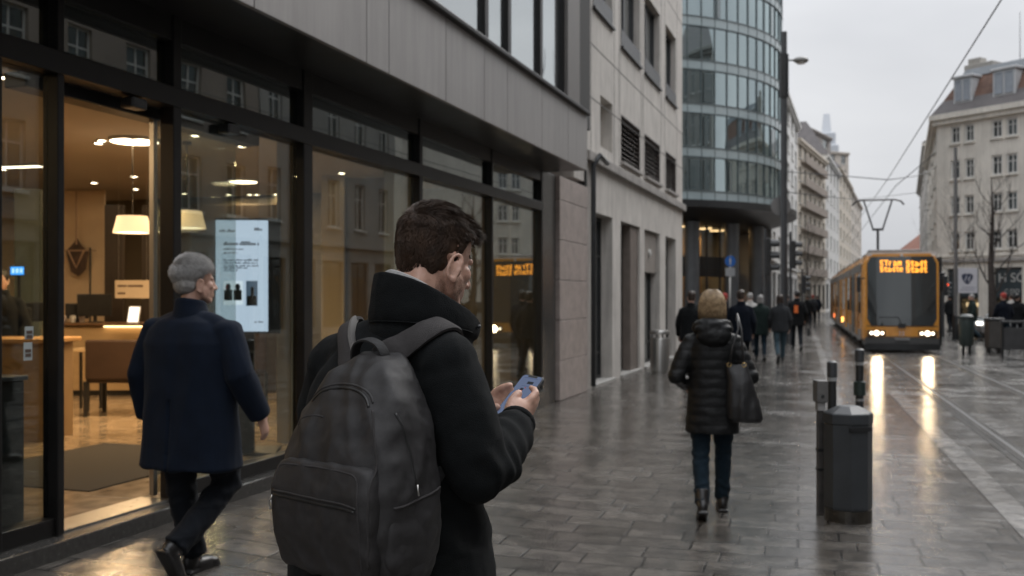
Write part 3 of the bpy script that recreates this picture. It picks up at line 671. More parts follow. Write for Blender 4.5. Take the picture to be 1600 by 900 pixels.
for (a, c) in cx[1:]:
    lv = MB(); z = zl_b+.02
    while z < zl_t-.04: lv.add([(a+.02,.02,z),(c-.02,.02,z),(c-.02,.10,z+.07),(a+.02,.10,z+.07),(a+.02,.025,z-.01),(c-.02,.025,z-.01),(c-.02,.105,z+.06),(a+.02,.105,z+.06)], [(0,1,2,3),(7,6,5,4),(0,4,5,1),(2,6,7,3),(1,5,6,2),(0,3,7,4)]); z += .095
    frame_xz(lv, a+.0, c-.0, zl_b, zl_t, .03, .0, .12); w = lv.build('louver_panel', LOUV, SB)
    s = MB(); s.box(a+.03, c-.03, .13, .14, zl_b, zl_t); s.build('backing', BLACK, w); s = MB(); s.box(a-.03, c+.03, -.08, .0, zl_b-.07, zl_b-.005, .008); s.build('sill', MC['stained_stone'], w)
b = MB(); b.box(nx0, nx1, .25, .27, FZ(957,240), FZ(938,148)); b.build('niche_back', STONE, SB)
# ground floor bays
for i, (a, c) in enumerate(cx):
    zt = zd_t-.01; D = .26
    fr = MB(); frame_xz(fr, a+.01, c-.01, .06, zt, .06, D-.04, D+.04); m_ = a+(c-a)*(.42 if i != 2 else .5)
    fr.box(m_-.03, m_+.03, D-.03, D+.03, .12, zt-.06); fr.box(a+.07, c-.07, D-.025, D+.025, .52, .57); fr.box(a+.07, c-.07, D-.025, D+.025, 2.35, 2.4)
    w = fr.build('door_frame', BLACK if i != 1 else DKGREY, SB); p = MB(); p.box(a+.07, c-.07, D, D+.01, .12, zt-.06); p.build('pane', GL_WIN, w)
    s = MB(); s.box(a-.04, c+.04, -.06, D, -.01, .06, .01); s.build('door_step', mat('pale_step', (.33,.32,.30), .5, .1, 5), w)
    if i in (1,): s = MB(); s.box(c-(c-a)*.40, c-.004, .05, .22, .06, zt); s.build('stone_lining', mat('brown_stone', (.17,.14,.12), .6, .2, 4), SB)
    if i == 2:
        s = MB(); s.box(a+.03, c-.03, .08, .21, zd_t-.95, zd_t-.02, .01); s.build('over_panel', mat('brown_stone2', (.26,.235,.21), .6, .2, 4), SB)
        s = MB(); s.lathe([(.001,0),(.09,0),(.09,.03),(.001,.06)]); s.xf(Matrix.Translation(((a+c)/2, .078, zd_t-.5)) @ Matrix.Rotation(R(90),4,'X')); s.build('round_lamp', WHITE, SB, True, 40)
# rain pipe in the seam, and the bracket lamp
b = MB(); xx = FX(921); b.tube([(xx,-.07,.05),(xx,-.07,z_ledge-.3),(xx,-.07,z_ledge-.15),(xx+.02,-.18,z_ledge+.02),(xx+.5,-.2,z_ledge-.06)], .045, n=10); b.build('rain_pipe', DKGREY, SB, True)
b = MB(); b.box(FX(913), FX(915.5), -.02, .1, 0, z_f+2, .0); b.build('seam', BLACK, SB)
# steel litter bin at the building foot
w = G(1031, 583); e = empty('steel_bin', (w.x, w.y, 0), 0, 'tall brushed steel litter bin against the limestone wall', 'litter bin')
b = MB(); b.lathe([(.19,0),(.19,.04),(.2,.05),(.2,.72),(.19,.74)], n=28); b.build('body', STEEL, e, True, 40); b = MB(); b.lathe([(.21,.82),(.215,.86),(.19,.90),(.001,.92)], n=28); b.build('lid', STEEL, e, True, 40)
for k in range(4):
    a = k*math.pi/2+.5; b = MB(); b.box(.17*math.cos(a)-.015,.17*math.cos(a)+.015,.17*math.sin(a)-.015,.17*math.sin(a)+.015,.735,.83); b.build('strut', BLACK, e)

# ------------------------------------------------------------------ curved glass corner building
zc_ = 55.0; Rd = 9.6
c0 = PZ(941, zc_); GB = empty('round_glass_building', (c0.x, c0.y, 0), 0, 'curved blue green glass corner building raised on dark columns', 'building')
GLC = glass('curtain_glass', (.50,.62,.65), .38, 1.55, wav=.12, gcol=(.80,.94,.96))
GLC2 = glass('curtain_dark', base=.14, ior=1.5, dark=(.04,.065,.07), wav=.1)
SPAN = mat('pale_spandrel', (.31,.37,.38), .2, .08, 1, spec=.9)
zr = 1.6+(464-312)/F*45.6      # bottom of glass
fh = (312-247)/F*45.6*1.06
a0, a1 = R(-150), R(40)
NS = 64
def arc(r, z, n=NS, s=a0, e_=a1): return [(r*math.cos(s+(e_-s)*k/n), r*math.sin(s+(e_-s)*k/n), z) for k in range(n+1)]
nf = 10
bays = 42; da = (a1-a0)/bays
rg = random.Random(5)
for f in range(nf):
    z0 = zr+f*fh; zs = z0+.22*fh
    b = MB(); b.loft([arc(Rd, z0+.02), arc(Rd, zs)], cap=False, closed=False); b.build('spandrel_band', SPAN, GB, True)
    b = MB(); b.loft([arc(Rd-.03, zs), arc(Rd-.03, z0+fh)], cap=False, closed=False); b.build('glass_band', GLC, GB, True)
    b = MB(); b.loft([arc(Rd+.03, zs), arc(Rd+.03, zs+.05), arc(Rd-.06, zs+.05), arc(Rd-.06, zs)], cap=False, closed=False); b.loft([arc(Rd+.03, z0), arc(Rd+.03, z0+.05), arc(Rd-.06, z0+.05), arc(Rd-.06, z0)], cap=False, closed=False); b.build('floor_rail', mat('rail_teal', (.10,.125,.13), .4), GB)
    # slab and inner wall
    b = MB(); b.lathe([(Rd-.15, z0-.08),(Rd-.15, z0+.12)], n=48); b.build('floor_slab', mat('slab_grey', (.30,.31,.31), .7), GB)
    b = MB()
    for k in range(bays+1):
        a = a0+da*k; q = R(.075); p0 = [( (Rd+.02)*math.cos(a-q), (Rd+.02)*math.sin(a-q)), ((Rd+.02)*math.cos(a+q),(Rd+.02)*math.sin(a+q)), ((Rd-.1)*math.cos(a+q),(Rd-.1)*math.sin(a+q)), ((Rd-.1)*math.cos(a-q),(Rd-.1)*math.sin(a-q))]
        b.prism(p0, z0, z0+fh)
    b.build('mullions', MC['rail_teal'], GB)
    for k in range(bays):
        if rg.random() < .15 and -115 < math.degrees(a0+da*k) < 25:
            a = a0+da*(k+.15); a_ = a+da*rg.choice((.3,.7)); b = MB(); b.loft([arc(Rd+.015, zs+.1, 3, a, a_), arc(Rd+.015, z0+fh-.1, 3, a, a_)], cap=False, closed=False); b.build('window', GLC2, GB, True)
b = MB(); b.lathe([(5.2, zr),(5.2, zr+nf*fh)], n=24); b.build('core_wall', mat('core_pale', (.5,.52,.52), .7, .2, .5), GB)
b = MB(); b.lathe([(Rd+.2, zr+nf*fh),(Rd+.2, zr+nf*fh+.5),(.01, zr+nf*fh+.5)], n=48); b.build('roof', DKGREY, GB)
# lamps inside
for (ang, f) in ((-62, 0),(-60,3),(-55,3)):
    a = R(ang); b = MB(); b.box(-.25,.25,-.05,.05,-.03,0); o = b.build('ceiling_light', glow('office_lamp', (1,.75,.45), 9), GB); o.location = (8.6*math.cos(a), 8.6*math.sin(a), zr+(f+1)*fh-.12); o.rotation_euler = (0,0,a)
# overhanging ring
b = MB(); b.lathe([(3, zr-.9),(Rd-.7, zr-.9),(Rd+.75, zr-.35),(Rd+.75, zr-.02),(Rd, zr-.01),(3, zr-.01)], n=72); b.build('canopy_ring', BLACK, GB, True, 30)
for k in range(12):
    a = R(-118+k*17); x, y = (Rd-.9)*math.cos(a), (Rd-.9)*math.sin(a)
    b = MB(); b.cyl((x,y,0),(x,y,zr-.9),.36,n=20); b.build('column', mat('column_grey', (.07,.075,.08), .35, .15, 3), GB, True, 40)
b = MB(); b.loft([arc(Rd-2.3, .0), arc(Rd-2.3, zr-.9)], cap=False, closed=False); b.build('shop_front', glass('shop2', (.5,.5,.45), .06, 1.5), GB, True)
b = MB()
for k in range(0, NS+1, 3):
    x, y, _ = arc(Rd-2.28, 0)[k]; b.cyl((x,y,0),(x,y,zr-.9),.06,n=6)
b.loft([arc(Rd-2.25, 2.6), arc(Rd-2.25, 3.6)], cap=False, closed=False); b.build('shop_frame', BLACK, GB)
b = MB(); b.lathe([(Rd-4.2, 0),(Rd-4.2, zr-.9)], n=32); b.build('shop_back_wall', mat('warm_back', (.40,.27,.13), .7, .3, .8), GB)
for k in range(7):
    a = R(-110+k*17); 
    wv = Vector((c0.x+(Rd-3.2)*math.cos(a), c0.y+(Rd-3.2)*math.sin(a), zr-1.0))
    b = MB(); b.box(-.4,.4,-.06,.06,-.05,0); o = b.build('ceiling_light', glow('shop_lamp', (1,.68,.35), 4), GB); o.location = ((Rd-3.2)*math.cos(a), (Rd-3.2)*math.sin(a), zr-.95); o.rotation_euler=(0,0,a)
    if k % 2 == 0: lt('shop_light', wv, .8, 110)

# ------------------------------------------------------------------ generic town house
def house(name, label, pa, pb, H, D, wallm, floors, bays_, ground, roof=None, group='houses along the far street', win_w=.45, win_h=.6, framem=WHITE, balc=0, glassm=GL_WIN, twin=False, cat='building', side=True, sides_win=False):
    """pa -> pb is the front's foot in the world; the body lies to its left"""
    pa = Vector((pa[0], pa[1], 0)); pb = Vector((pb[0], pb[1], 0)); d = pb-pa; L = d.length
    e = empty(name, pa, math.atan2(d.y, d.x), label, cat, group)
    fhh = (H-ground)/floors; bw = L/bays_
    wins = []
    for f in range(floors):
        for k in range(bays_):
            cxx = bw*(k+.5); z0 = ground+fhh*(f+.5-win_h/2); z1 = ground+fhh*(f+.5+win_h/2)
            if twin: 
                g_ = bw*.06; ww_ = bw*win_w/2
                wins += [(cxx-g_-ww_, cxx-g_, z0, z1), (cxx+g_, cxx+g_+ww_, z0, z1)]
            else: wins.append((cxx-bw*win_w/2, cxx+bw*win_w/2, z0, z1))
    shops = [(bw*(k+.14), bw*(k+.86), .25, ground*.80) for k in range(bays_)]
    wall_holes(0, L, 0, H, wins+shops, 0, .25).build('wall', wallm, e)
    b = MB(); b.add([(0,0,0),(0,D,0),(L,D,0),(L,0,0),(0,0,H),(0,D,H),(L,D,H),(L,0,H)], [(0,4,5,1),(1,5,6,2),(2,6,7,3),(4,7,6,5)]); b.build('rear_wall', wallm, e)
    wproto = {}
    for n_, (a, c, z0, z1) in enumerate(wins[:96]):
        key = (round(c-a, 3), round(z1-z0, 3))
        if key in wproto:
            o, oa, oz = wproto[key]; part_copy(o, (a-oa, 0, z0-oz)); continue
        fr = MB(); t_ = .07*min(1, (c-a)); frame_xz(fr, a, c, z0, z1, t_, .12, .19); m_ = (a+c)/2; fr.box(m_-t_*.4, m_+t_*.4, .13, .18, z0+t_, z1-t_)
        fr.box(a+t_, c-t_, .135, .175, z0+(z1-z0)*.66, z0+(z1-z0)*.66+t_*.8); fr.box(a-.06, c+.06, -.08, .11, z0-.10, z0-.005)
        w = fr.build('window', framem, e); p = MB(); p.box(a+t_, c-t_, .155, .165, z0+t_, z1-t_); p.build('pane', glassm, w); wproto[key] = (w, a, z0)
    for (a, c, z0, z1) in shops:
        fr = MB(); frame_xz(fr, a, c, z0, z1, .08, .12, .2); fr.box((a+c)/2-.04, (a+c)/2+.04, .13, .19, z0+.08, z1-.08); w = fr.build('shop_window', BLACK, e); p = MB(); p.box(a+.08, c-.08, .155, .165, z0+.08, z1-.08); p.build('pane', glassm, w)
    b = MB(); b.box(-.02, L+.02, -.35, .1, H-.28, H, .03); b.box(-.01, L+.01, -.18, .1, H-.5, H-.279); b.build('cornice', wallm, e); b = MB(); b.box(-.01, L+.01, -.15, .1, ground-.2, ground, .02); b.build('belt_course', wallm, e)
    if balc:
        for f in range(floors):
            b = MB(); b.box(L*.1, L*.9, -.5, -.002, ground+fhh*f+.01, ground+fhh*f+.12); b.box(L*.1, L*.9, -.5, -.46, ground+fhh*f+.121, ground+fhh*f+.75); b.build('balcony', balc, e)
    if roof:
        rh, inset, rm = roof; b = MB()
        b.add([(-.1,-.3,H),(L+.1,-.3,H),(L+.1,D+.1,H),(-.1,D+.1,H),(inset,inset,H+rh),(L-inset,inset,H+rh),(L-inset,D-inset,H+rh),(inset,D-inset,H+rh)], [(0,1,5,4),(1,2,6,5),(2,3,7,6),(3,0,4,7),(4,5,6,7)])
        b.build('roof', rm, e)
    return e, L
WH = mat('far_white', (.56,.55,.53), .8, .10, .4); CR = mat('far_cream', (.54,.48,.40), .8, .10, .4); BE = mat('far_beige', (.54,.49,.43), .8, .10, .4); BR = mat('far_brown', (.27,.225,.19), .8, .12, .4)
SLATE = mat('slate_roof', (.09,.08,.08), .5, .25, 2); 
pA = PZ(1196, 56); pB = PZ(1221, 72); pC = PZ(1246, 90); pD = PZ(1290, 106); pE = PZ(1311, 124); pF = PZ(1330, 148); pG = PZ(1346, 178)
house('town_house', 'tall white stone house nearest beyond the glass corner building', pA, pB, 17.5, 12, WH, 6, 3, 4, win_w=.5)
house('town_house', 'pale house with arched rows right behind the lamp post', pB, pC, 17.0, 12, mat('far_pale', (.62,.61,.59), .8, .1, .4), 6, 4, 4, win_w=.5, roof=(1.2,2,SLATE))
house('town_house', 'cream house with brown balcony bands in the far street', pC, pD, 16.0, 12, CR, 6, 6, 3.6, balc=BR, win_w=.5)
e, L = house('town_house', 'white gabled house with a dark steep roof in the far street', pD, pE, 16.8, 12, WH, 5, 4, 3.8, roof=(4.0,2.2,SLATE), win_w=.4)
house('town_house', 'beige house with grey attic at the bend of the street', pE, pF, 17.8, 14, CR, 6, 4, 4.0, roof=(2.2,2.0,SLATE), win_w=.45)
house('town_house', 'narrow tan house last on the bend of the street', pF, pG, 17.5, 14, BE, 6, 4, 4.2, win_w=.45, roof=(1.5,2,SLATE))
house('town_house', 'blunt dark brown block rising behind the white gabled house', PZ(1262,140), PZ(1298,150), 25.5, 10, mat('taupe', (.29,.26,.24), .8), 5, 2, 14)
house('town_house', 'tan blank block rising behind the beige house', PZ(1293,170), PZ(1326,172), 26.5, 10, BE, 5, 2, 14)
# chimney block + distant tower
t_ = empty('stepped_tower', PZ(1291, 260), 0, 'pale stepped tower far off above the roofs', 'tower')
TW = mat('tower_pale', (.50,.52,.55), .8, .05, .1); k_ = 260/F
b = MB(); b.box(-17*k_, 17*k_, -8, 8, 0, (464-232)*k_+1.6, .5); b.build('tower_base', TW, t_)
b = MB(); b.box(-13*k_, 13*k_, -6, 6, (464-232)*k_+1.6, (464-212)*k_+1.6, .4); b.build('tower_stage', TW, t_)
b = MB(); b.loft([[(sx_*7*k_, sy_*5, (464-212)*k_+1.6) for sx_, sy_ in ((-1,-1),(1,-1),(1,1),(-1,1))], [(sx_*4.5*k_, sy_*3, (464-181)*k_+1.6) for sx_, sy_ in ((-1,-1),(1,-1),(1,1),(-1,1))]]); b.build('tower_top', TW, t_)

# ------------------------------------------------------------------ right side street
pK = PZ(1464, 52); nrm = Vector((1, 0, 0))
dirR = Vector((CT, ST, 0)); fwd = Vector((-ST, CT, 0))
dF = (dirR*1.0 + fwd*(-1.0*(-.0))).normalized()
# front recedes to the left: along image x=1600 depth is 52/1.08
zE = 52/1.08; pR = PZ(1600, zE); dd = (pR-pK).normalized(); pR2 = pK + dd*12.0
CRM = mat('cream_stucco', (.74,.70,.63), .8, .12, .8, .15, 20, streak=.2)
Hm = 1.6+(464-182)/F*52
RB = empty('corner_house', (pK.x, pK.y, 0), math.atan2(dd.y, dd.x), 'cream five storey corner house with shops below and a red tiled attic', 'building')
k1 = (pR-pK).length/(1600-1464)       # metres per photo px along front (roughly)
def RX(px):                            # local x on the front plane for an image column
    u = (px-800)/F; r = Vector((CT*u-ST, ST*u+CT, 0)); n_ = Vector((-dd.y, dd.x, 0)); t = pK.dot(n_)/r.dot(n_); return (r*t-pK).dot(dd)
def RZ(px, py):
    u = (px-800)/F; r = Vector((CT*u-ST, ST*u+CT, 0)); n_ = Vector((-dd.y, dd.x, 0)); t = pK.dot(n_)/r.dot(n_); return CH-(py-HOR)/F*t
rows = [(RZ(1487,225), RZ(1487,198)), (RZ(1487,281), RZ(1487,251)), (RZ(1487,336), RZ(1487,307)), (RZ(1487,392), RZ(1487,363))]
wx = [(RX(a), RX(c)) for a, c in ((1485,1500),(1507,1522),(1549,1566),(1572,1590))]
step = wx[2][0]-wx[0][0]
wx += [(a+step*1.02, c+step*1.02) for a, c in wx[2:]]
zg = RZ(1500, 409)
shopx = [(RX(1480),RX(1490)),(RX(1497),RX(1529)),(RX(1553),RX(1597)),(RX(1597)+.9,RX(1597)+3)]
wall_holes(0, 12, 0, Hm, [(a,c,z0,z1) for z0, z1 in rows for a, c in wx] + [(a,c,.02,RZ(1515,419)) for a, c in shopx], 0, .25).build('wall', CRM, RB)
b = MB(); b.add([(0,0,0),(0,14,0),(12,14,0),(12,0,0),(0,0,Hm),(0,14,Hm),(12,14,Hm),(12,0,Hm)], [(1,5,6,2),(2,6,7,3),(4,7,6,5)]); b.build('rear_wall', CRM, RB)
for z0, z1 in rows:
    for a, c in wx:
        fr = MB(); frame_xz(fr, a, c, z0, z1, .085, .06, .15); fr.box((a+c)/2-.03, (a+c)/2+.03, .11, .16, z0+.06, z1-.06); fr.box(a+.06, c-.06, .115, .155, z0+(z1-z0)*.62, z0+(z1-z0)*.62+.04)
        w = fr.build('window', WHITE, RB); p = MB(); p.box(a+.06, c-.06, .13, .14, z0+.06, z1-.06); p.build('pane', GL_WIN, w); s = MB(); s.box(a-.05, c+.05, -.09, .09, z0-.09, z0-.004, .01); s.build('sill', CRM, w)
b = MB(); b.box(-.25, 12, -.35, .1, Hm-.25, Hm+.02); b.box(-.15, 12, -.2, .1, Hm-.5, Hm-.249); b.build('cornice', CRM, RB)
b = MB(); b.box(-.08, 12, -.14, .1, zg-.05, zg+.14, .03); b.build('belt_course', mat('stained_stone', (.22,.2,.19)), RB)
b = MB(); b.box(-.05, 12, -.07, .1, rows[3][0]-.35, rows[3][0]-.22, .02); b.build('belt_course', CRM, RB)
# mansard: slate skirt, tiles, grey top
REDT = mat('red_brown_tile', (.13,.075,.055), .8, .35, 3, .4, 30); ZINC = mat('zinc_grey', (.16,.175,.19), .5, .12, 2)
ra, rb_, rc_ = Hm+.02, Hm+.75, Hm+2.35
def roofband(b, z0, z1, i0, i1): b.add([(-.2+i0,-.3+i0,z0),(12,-.3+i0,z0),(12,-.3+i1,z1),(-.2+i1,-.3+i1,z1),(-.2+i0,14,z0),(-.2+i1,14,z1)], [(0,1,2,3),(4,0,3,5)])
b = MB(); roofband(b, ra, rb_, 0, .45); b.build('slate_skirt', SLATE, RB)
b = MB(); roofband(b, rb_, rc_-.45, .45, 1.05); b.build('tiled_roof', REDT, RB)
b = MB(); roofband(b, rc_-.45, rc_, 1.0, 1.25); b.add([(1.05,.95,rc_),(12,.95,rc_),(12,14,rc_),(1.05,14,rc_)], [(0,1,2,3)]); b.build('roof_ridge', ZINC, RB)
for (a, c) in ((1490,1519),(1551,1587),(1622,1656)):
    x0, x1 = RX(a), RX(c); z0, z1 = Hm+.45, Hm+1.75
    b = MB(); b.box(x0, x1, .0, 1.5, z0, z1, .02); b.box(x0-.1, x1+.1, -.1, 1.6, z1, z1+.14, .03); d_ = b.build('dormer', mat('dormer_grey', (.5,.51,.52), .6, .1, 3), RB)
    for k in (0, 1):
        w0_ = x0+.12+k*(x1-x0-.12)/2; w1_ = w0_+(x1-x0-.36)/2; p = MB(); frame_xz(p, w0_, w1_, z0+.15, z1-.1, .06, -.05, .0); p.box(w0_+.06, w1_-.06, -.02, -.01, z0+.21, z1-.16); q = p.build('dormer_window', mat('dormer_pane', (.33,.36,.40), .15, .1, 2), d_)
b = MB(); b.box(-.1, 1.5, 2.6, 4.2, Hm, Hm+3.0, .03); b.box(-.0, .7, 2.8, 3.4, Hm+3.0, Hm+3.35, .02); b.build('chimney', mat('chimney_render', (.36,.34,.31), .8, .1, 1), RB)
for px in (1559, 1579):
    x = RX(px); b = MB(); b.cyl((x,2,Hm+2.3),(x,2,Hm+5.0),.022,.012,6); b.build('antenna', DKGREY, RB)
# shop fronts
zsT = RZ(1515,419)
for i, (a, c) in enumerate(shopx):
    fr = MB(); frame_xz(fr, a, c, .03, zsT, .08, .14, .22); m_ = a+(c-a)*.5; fr.box(m_-.04, m_+.04, .15, .21, .11, zsT-.9); fr.box(a+.08, c-.08, .12, .24, zsT-1.55, zsT-1.45)
    w = fr.build('shop_window', BLACK, RB); p = MB(); p.box(a+.08, c-.08, .17, .18, .11, zsT-1.55); p.build('pane', glass('shop_dim', (.55,.58,.56), .05, 1.5), w)
    s = MB(); s.box(a+.08, c-.08, .10, .16, zsT-1.449, zsT-.08, .01); s.build('sign_band', mat('shop_navy', (.035,.05,.058), .4, .1, 2), w)
    s = MB(); s.box(a, c, 1.6, 1.7, 0, zsT); s.build('shop_back_wall', mat('shop_in', (.10,.075,.06), .7, .5, 1.5), w)
    if i in (1, 2):
        for q in (.28, .75):
            s = MB(); s.box(a+(c-a)*(q-.16), a+(c-a)*(q+.16), .5, .6, zsT-1.95, zsT-1.75); s.build('shop_light', glow('shopl', (1,.66,.38), 2.4), w)
tx = RX(1558)
b = text_xz('H SÔITE', .62, tx, .085, zsT-.72); b.build('lettering', mat('letter_pale', (.5,.5,.48), .5), RB)
b = MB(); b.box(tx+1.6, tx+3.0, .08, .095, zsT-.86, zsT-.80); b.build('sign_underline', mat('letter_red', (.35,.08,.08), .5), RB)
b = text_xz('C·DO', .30, RX(1568), .085, zsT-1.28); b.build('lettering', MC['letter_pale'], RB)
# its street side and the houses further down on that side
house('town_house', 'shaded street side of the cream corner house', PZ(1449, 70), pK, Hm-.02, 6, CRM, 4, 4, zg, group='houses on the tram side', win_w=.35)
house('town_house', 'grey cream house behind the corner house on the tram side', PZ(1437, 104), PZ(1449, 70.5), 12.6, 10, mat('far_grey', (.5,.48,.45), .8, .1, .5), 4, 6, 3.6, group='houses on the tram side', win_w=.4, roof=(1.3,1.5,SLATE))
house('town_house', 'low far house with a brick red roof above the tram', PZ(1403, 176), PZ(1440, 168), 9.5, 12, BE, 3, 4, 3.2, group='houses on the tram side', roof=(4.5,4.0,mat('far_red_roof', (.22,.10,.07), .8, .2, .4)))
house('town_house', 'pale far house at the very end of the street', PZ(1345, 230), PZ(1410, 230), 6.5, 12, BE, 2, 6, 3.0, group='houses on the tram side')
# terrace opposite the bank (seen in the glass)
T1 = mat('terrace_brown', (.26,.22,.19), .8, .2, .5); T2 = mat('terrace_grey', (.30,.29,.275), .8, .2, .5)
opp = [(-34,-20,19,T1),(-19.9,-6,21,T2),(-5.9,8,19.5,T1),(8.1,20,20,T2),(20.1,33,17,T1),(33.1,44.5,18,T2)]
for i, (y0, y1, H_, m_) in enumerate(opp):
    house('terrace_house', ['plain brown','broad grey','middle brown','narrow grey','low brown','far grey'][i]+' terrace house across the tracks from the bank', (14.5, y1), (14.5, y0), H_, 10, m_, 4, 5, 4.0, group='terrace across the tracks', win_w=.42, roof=(2.5,2,SLATE))
# ------------------------------------------------------------------ tram
OR = mat('tram_orange', (.70,.30,.045), .28, .07, 2, spec=.5, coat=.5); TGR = mat('tram_grey', (.19,.185,.175), .35, .1, 2); TGL = glass('tram_glass', base=.05, ior=1.5, dark=(.012,.015,.016), wav=.05)
tf = P(1408, 551, 28.5); TL = 33.0; HW = 1.05
TR = empty('tram', (TX, tf.y, 0), 0, 'orange low floor tram with lit headlights coming down the wet tracks', 'tram')
def section(y, w=HW, top=2.86, bot=.28, r=.22, tuck=.0):
    pts = [(-w+.10,bot),(-w,bot+.10),(-w,1.0),(-w+tuck*.5,2.2),(-w+.04+tuck,top-r),(-w+.12+tuck,top-.05),(-w+.32+tuck,top),(0,top+.03)]
    pts = pts+[(-x, z) for x, z in reversed(pts[:-1])]
    return [(x, y, z) for x, z in pts]
mods = [(.45, 7.2), (7.8, 13.4), (14.0, 19.8), (20.4, 26.0), (26.6, TL)]
b = MB(); b.loft([section(y, w, t, bo) for y, w, t, bo in ((.16,.90,2.78,.36),(.22,.98,2.82,.32),(.34,1.03,2.85,.3),(.55,HW,2.86,.28),(1.0,HW,2.86,.28))]); b.build('cab', OR, TR, True, 35)
for i, (y0, y1) in enumerate(mods):
    if i == 0: y0 = 1.0
    b = MB(); b.loft([section(y0), section(y1)]); m_ = b.build('carriage', OR, TR, True, 35)
    w = MB()
    for sx_ in (-1, 1): w.box(sx_*(HW+.002), sx_*(HW+.012), y0+.15, y1-.12, 1.12, 2.30, .0)
    w.build('side_glass', TGL, m_)
    w = MB()
    for sx_ in (-1, 1): w.box(sx_*(HW+.001), sx_*(HW+.010), y0+.02, y1-.02, .30, .62); w.box(sx_*(HW-.01), sx_*(HW+.006), y0+.02, y1-.02, 2.34, 2.60)
    w.build('grey_band', TGR, m_)
    nd = 2 if i % 2 == 0 else 1
    for k in range(nd):
        yc = y0+(y1-y0)*(k+1)/(nd+1)
        for sx_ in (-1, 1):
            d = MB(); d.box(sx_*(HW+.004), sx_*(HW+.022), yc-.65, yc+.65, .42, 2.36); d.build('door', TGL, m_)
            d = MB(); 
            for q in (-.66, -.02, .62): d.box(sx_*(HW+.02), sx_*(HW+.034), yc+q, yc+q+.05, .42, 2.36)
            d.build('door_post', OR if k == 0 else TGR, m_)
    w = MB(); w.box(-.72,.72,y0+.8,y1-.8,2.88,3.04,.04); w.build('roof_unit', mat('roof_unit_grey', (.14,.14,.14), .5), m_)
    for ya_ in (y0+1.4, y1-1.4):
        w = MB(); w.box(-.9,.9,ya_-.8,ya_+.8,.10,.40,.03); w.build('bogie', BLACK, m_)
    if i < 4:
        w = MB(); w.loft([section(y1-.05, HW-.08, 2.78, .34), section(mods[i+1][0]+.05, HW-.08, 2.78, .34)]); w.build('bellows', mat('rubber', (.015,.015,.015), .8), TR)
# front face, raked: y at height z
def fy(z): return -.03 + max(0, (z-.9))*.05
def fplate(name, poly, off, m, parent=TR, th=.03):
    b = MB(); b.loft([[(x, fy(z)-off+.10*abs(x)**2.2, z) for x, z in poly], [(x, fy(z)-off+th+.12+.10*abs(x)**2.2, z) for x, z in poly]]); return b.build(name, m, parent)
def rr(x0, x1, z0, z1, r, n=5):
    out = []
    for cx_, cz_, a in ((x1-r,z0+r,-90),(x1-r,z1-r,0),(x0+r,z1-r,90),(x0+r,z0+r,180)):
        for k in range(n+1): t = R(a+90*k/n); out.append((cx_+r*math.cos(t), cz_+r*math.sin(t)))
    return out
def dense(poly, n=5):
    o = []
    for i in range(len(poly)):
        a, c = poly[i], poly[(i+1)%len(poly)]; m_ = max(1, int(math.dist(a,c)/.12))
        for k in range(m_): o.append((a[0]+(c[0]-a[0])*k/m_, a[1]+(c[1]-a[1])*k/m_))
    return o
def grid_front(name, x0, x1, z0, z1, off, m, r=.1, parent=TR):
    """curved plate with rounded corners, laid over the cab front"""
    b = MB(); nx_, nz_ = 14, 10; rows_ = []
    for j in range(nz_+1):
        z = z0+(z1-z0)*j/nz_; row = []
        dz = min(z-z0, z1-z); ins = r-math.sqrt(max(0, r*r-(r-min(dz, r))**2)) if dz < r else 0
        for i in range(nx_+1):
            x = x0+ins+(x1-x0-2*ins)*i/nx_; row.append((x, fy(z)-off+.09*abs(x)**2.2, z))
        rows_.append(row)
    b.loft(rows_, cap=False, closed=False); b.loft([[(x, y+.10, z) for x, y, z in r_] for r_ in rows_], cap=False, closed=False)
    edge = [r_[0] for r_ in rows_]+rows_[-1][1:]+[r_[-1] for r_ in reversed(rows_[:-1])]+list(reversed(rows_[0][1:-1]))
    b.loft([edge, [(x, y+.10, z) for x, y, z in edge]], cap=False); return b.build(name, m, parent, True, 40)
grid_front('front_shell', -.99, .99, .42, 2.84, .0, OR, .22)
WSg = grid_front('windshield', -.93, .93, .78, 2.76, .025, TGL, .10)
grid_front('front_skirt', -1.0, 1.0, .20, .44, .01, mat('bumper_grey', (.07,.07,.07), .5, .1, 4), .08)
grid_front('bumper', -1.02, 1.02, .08, .26, .06, BLACK, .08)
grid_front('roof_visor', -.96, .96, 2.79, 2.90, -.02, mat('tram_white', (.55,.50,.46), .4), .05)
for z_ in (.46, .765):
    b = MB(); b.tube([(x_, fy(z_)-.004+.09*abs(x_)**2.2-(.0 if z_ > .5 else 0), z_) for x_ in np.linspace(-.96,.96,15)], .009, n=6); b.build('panel_gap', BLACK, TR)
# wipers, lower nose notch
b = MB(); b.tube([(0,fy(.8)-.06,.80),(-.1,fy(.9)-.05,1.02),(-.62,fy(1.1)-.02,1.02)], .014, n=6); b.box(-.10,.10,fy(.8)-.06,fy(.8)-.03,.72,.84,.02); b.build('wiper', BLACK, TR)
# pale reflection-like curtain in the cab: driver's bulkhead seen through the screen
b = MB(); b.loft([[(-.62,fy(2.3)-.020+.09*.35,2.32),(.46,fy(2.3)-.024+.04,2.32)],[(-.12,fy(.9)-.03,.9),(.10,fy(.9)-.03,.9)]], cap=False, closed=False)
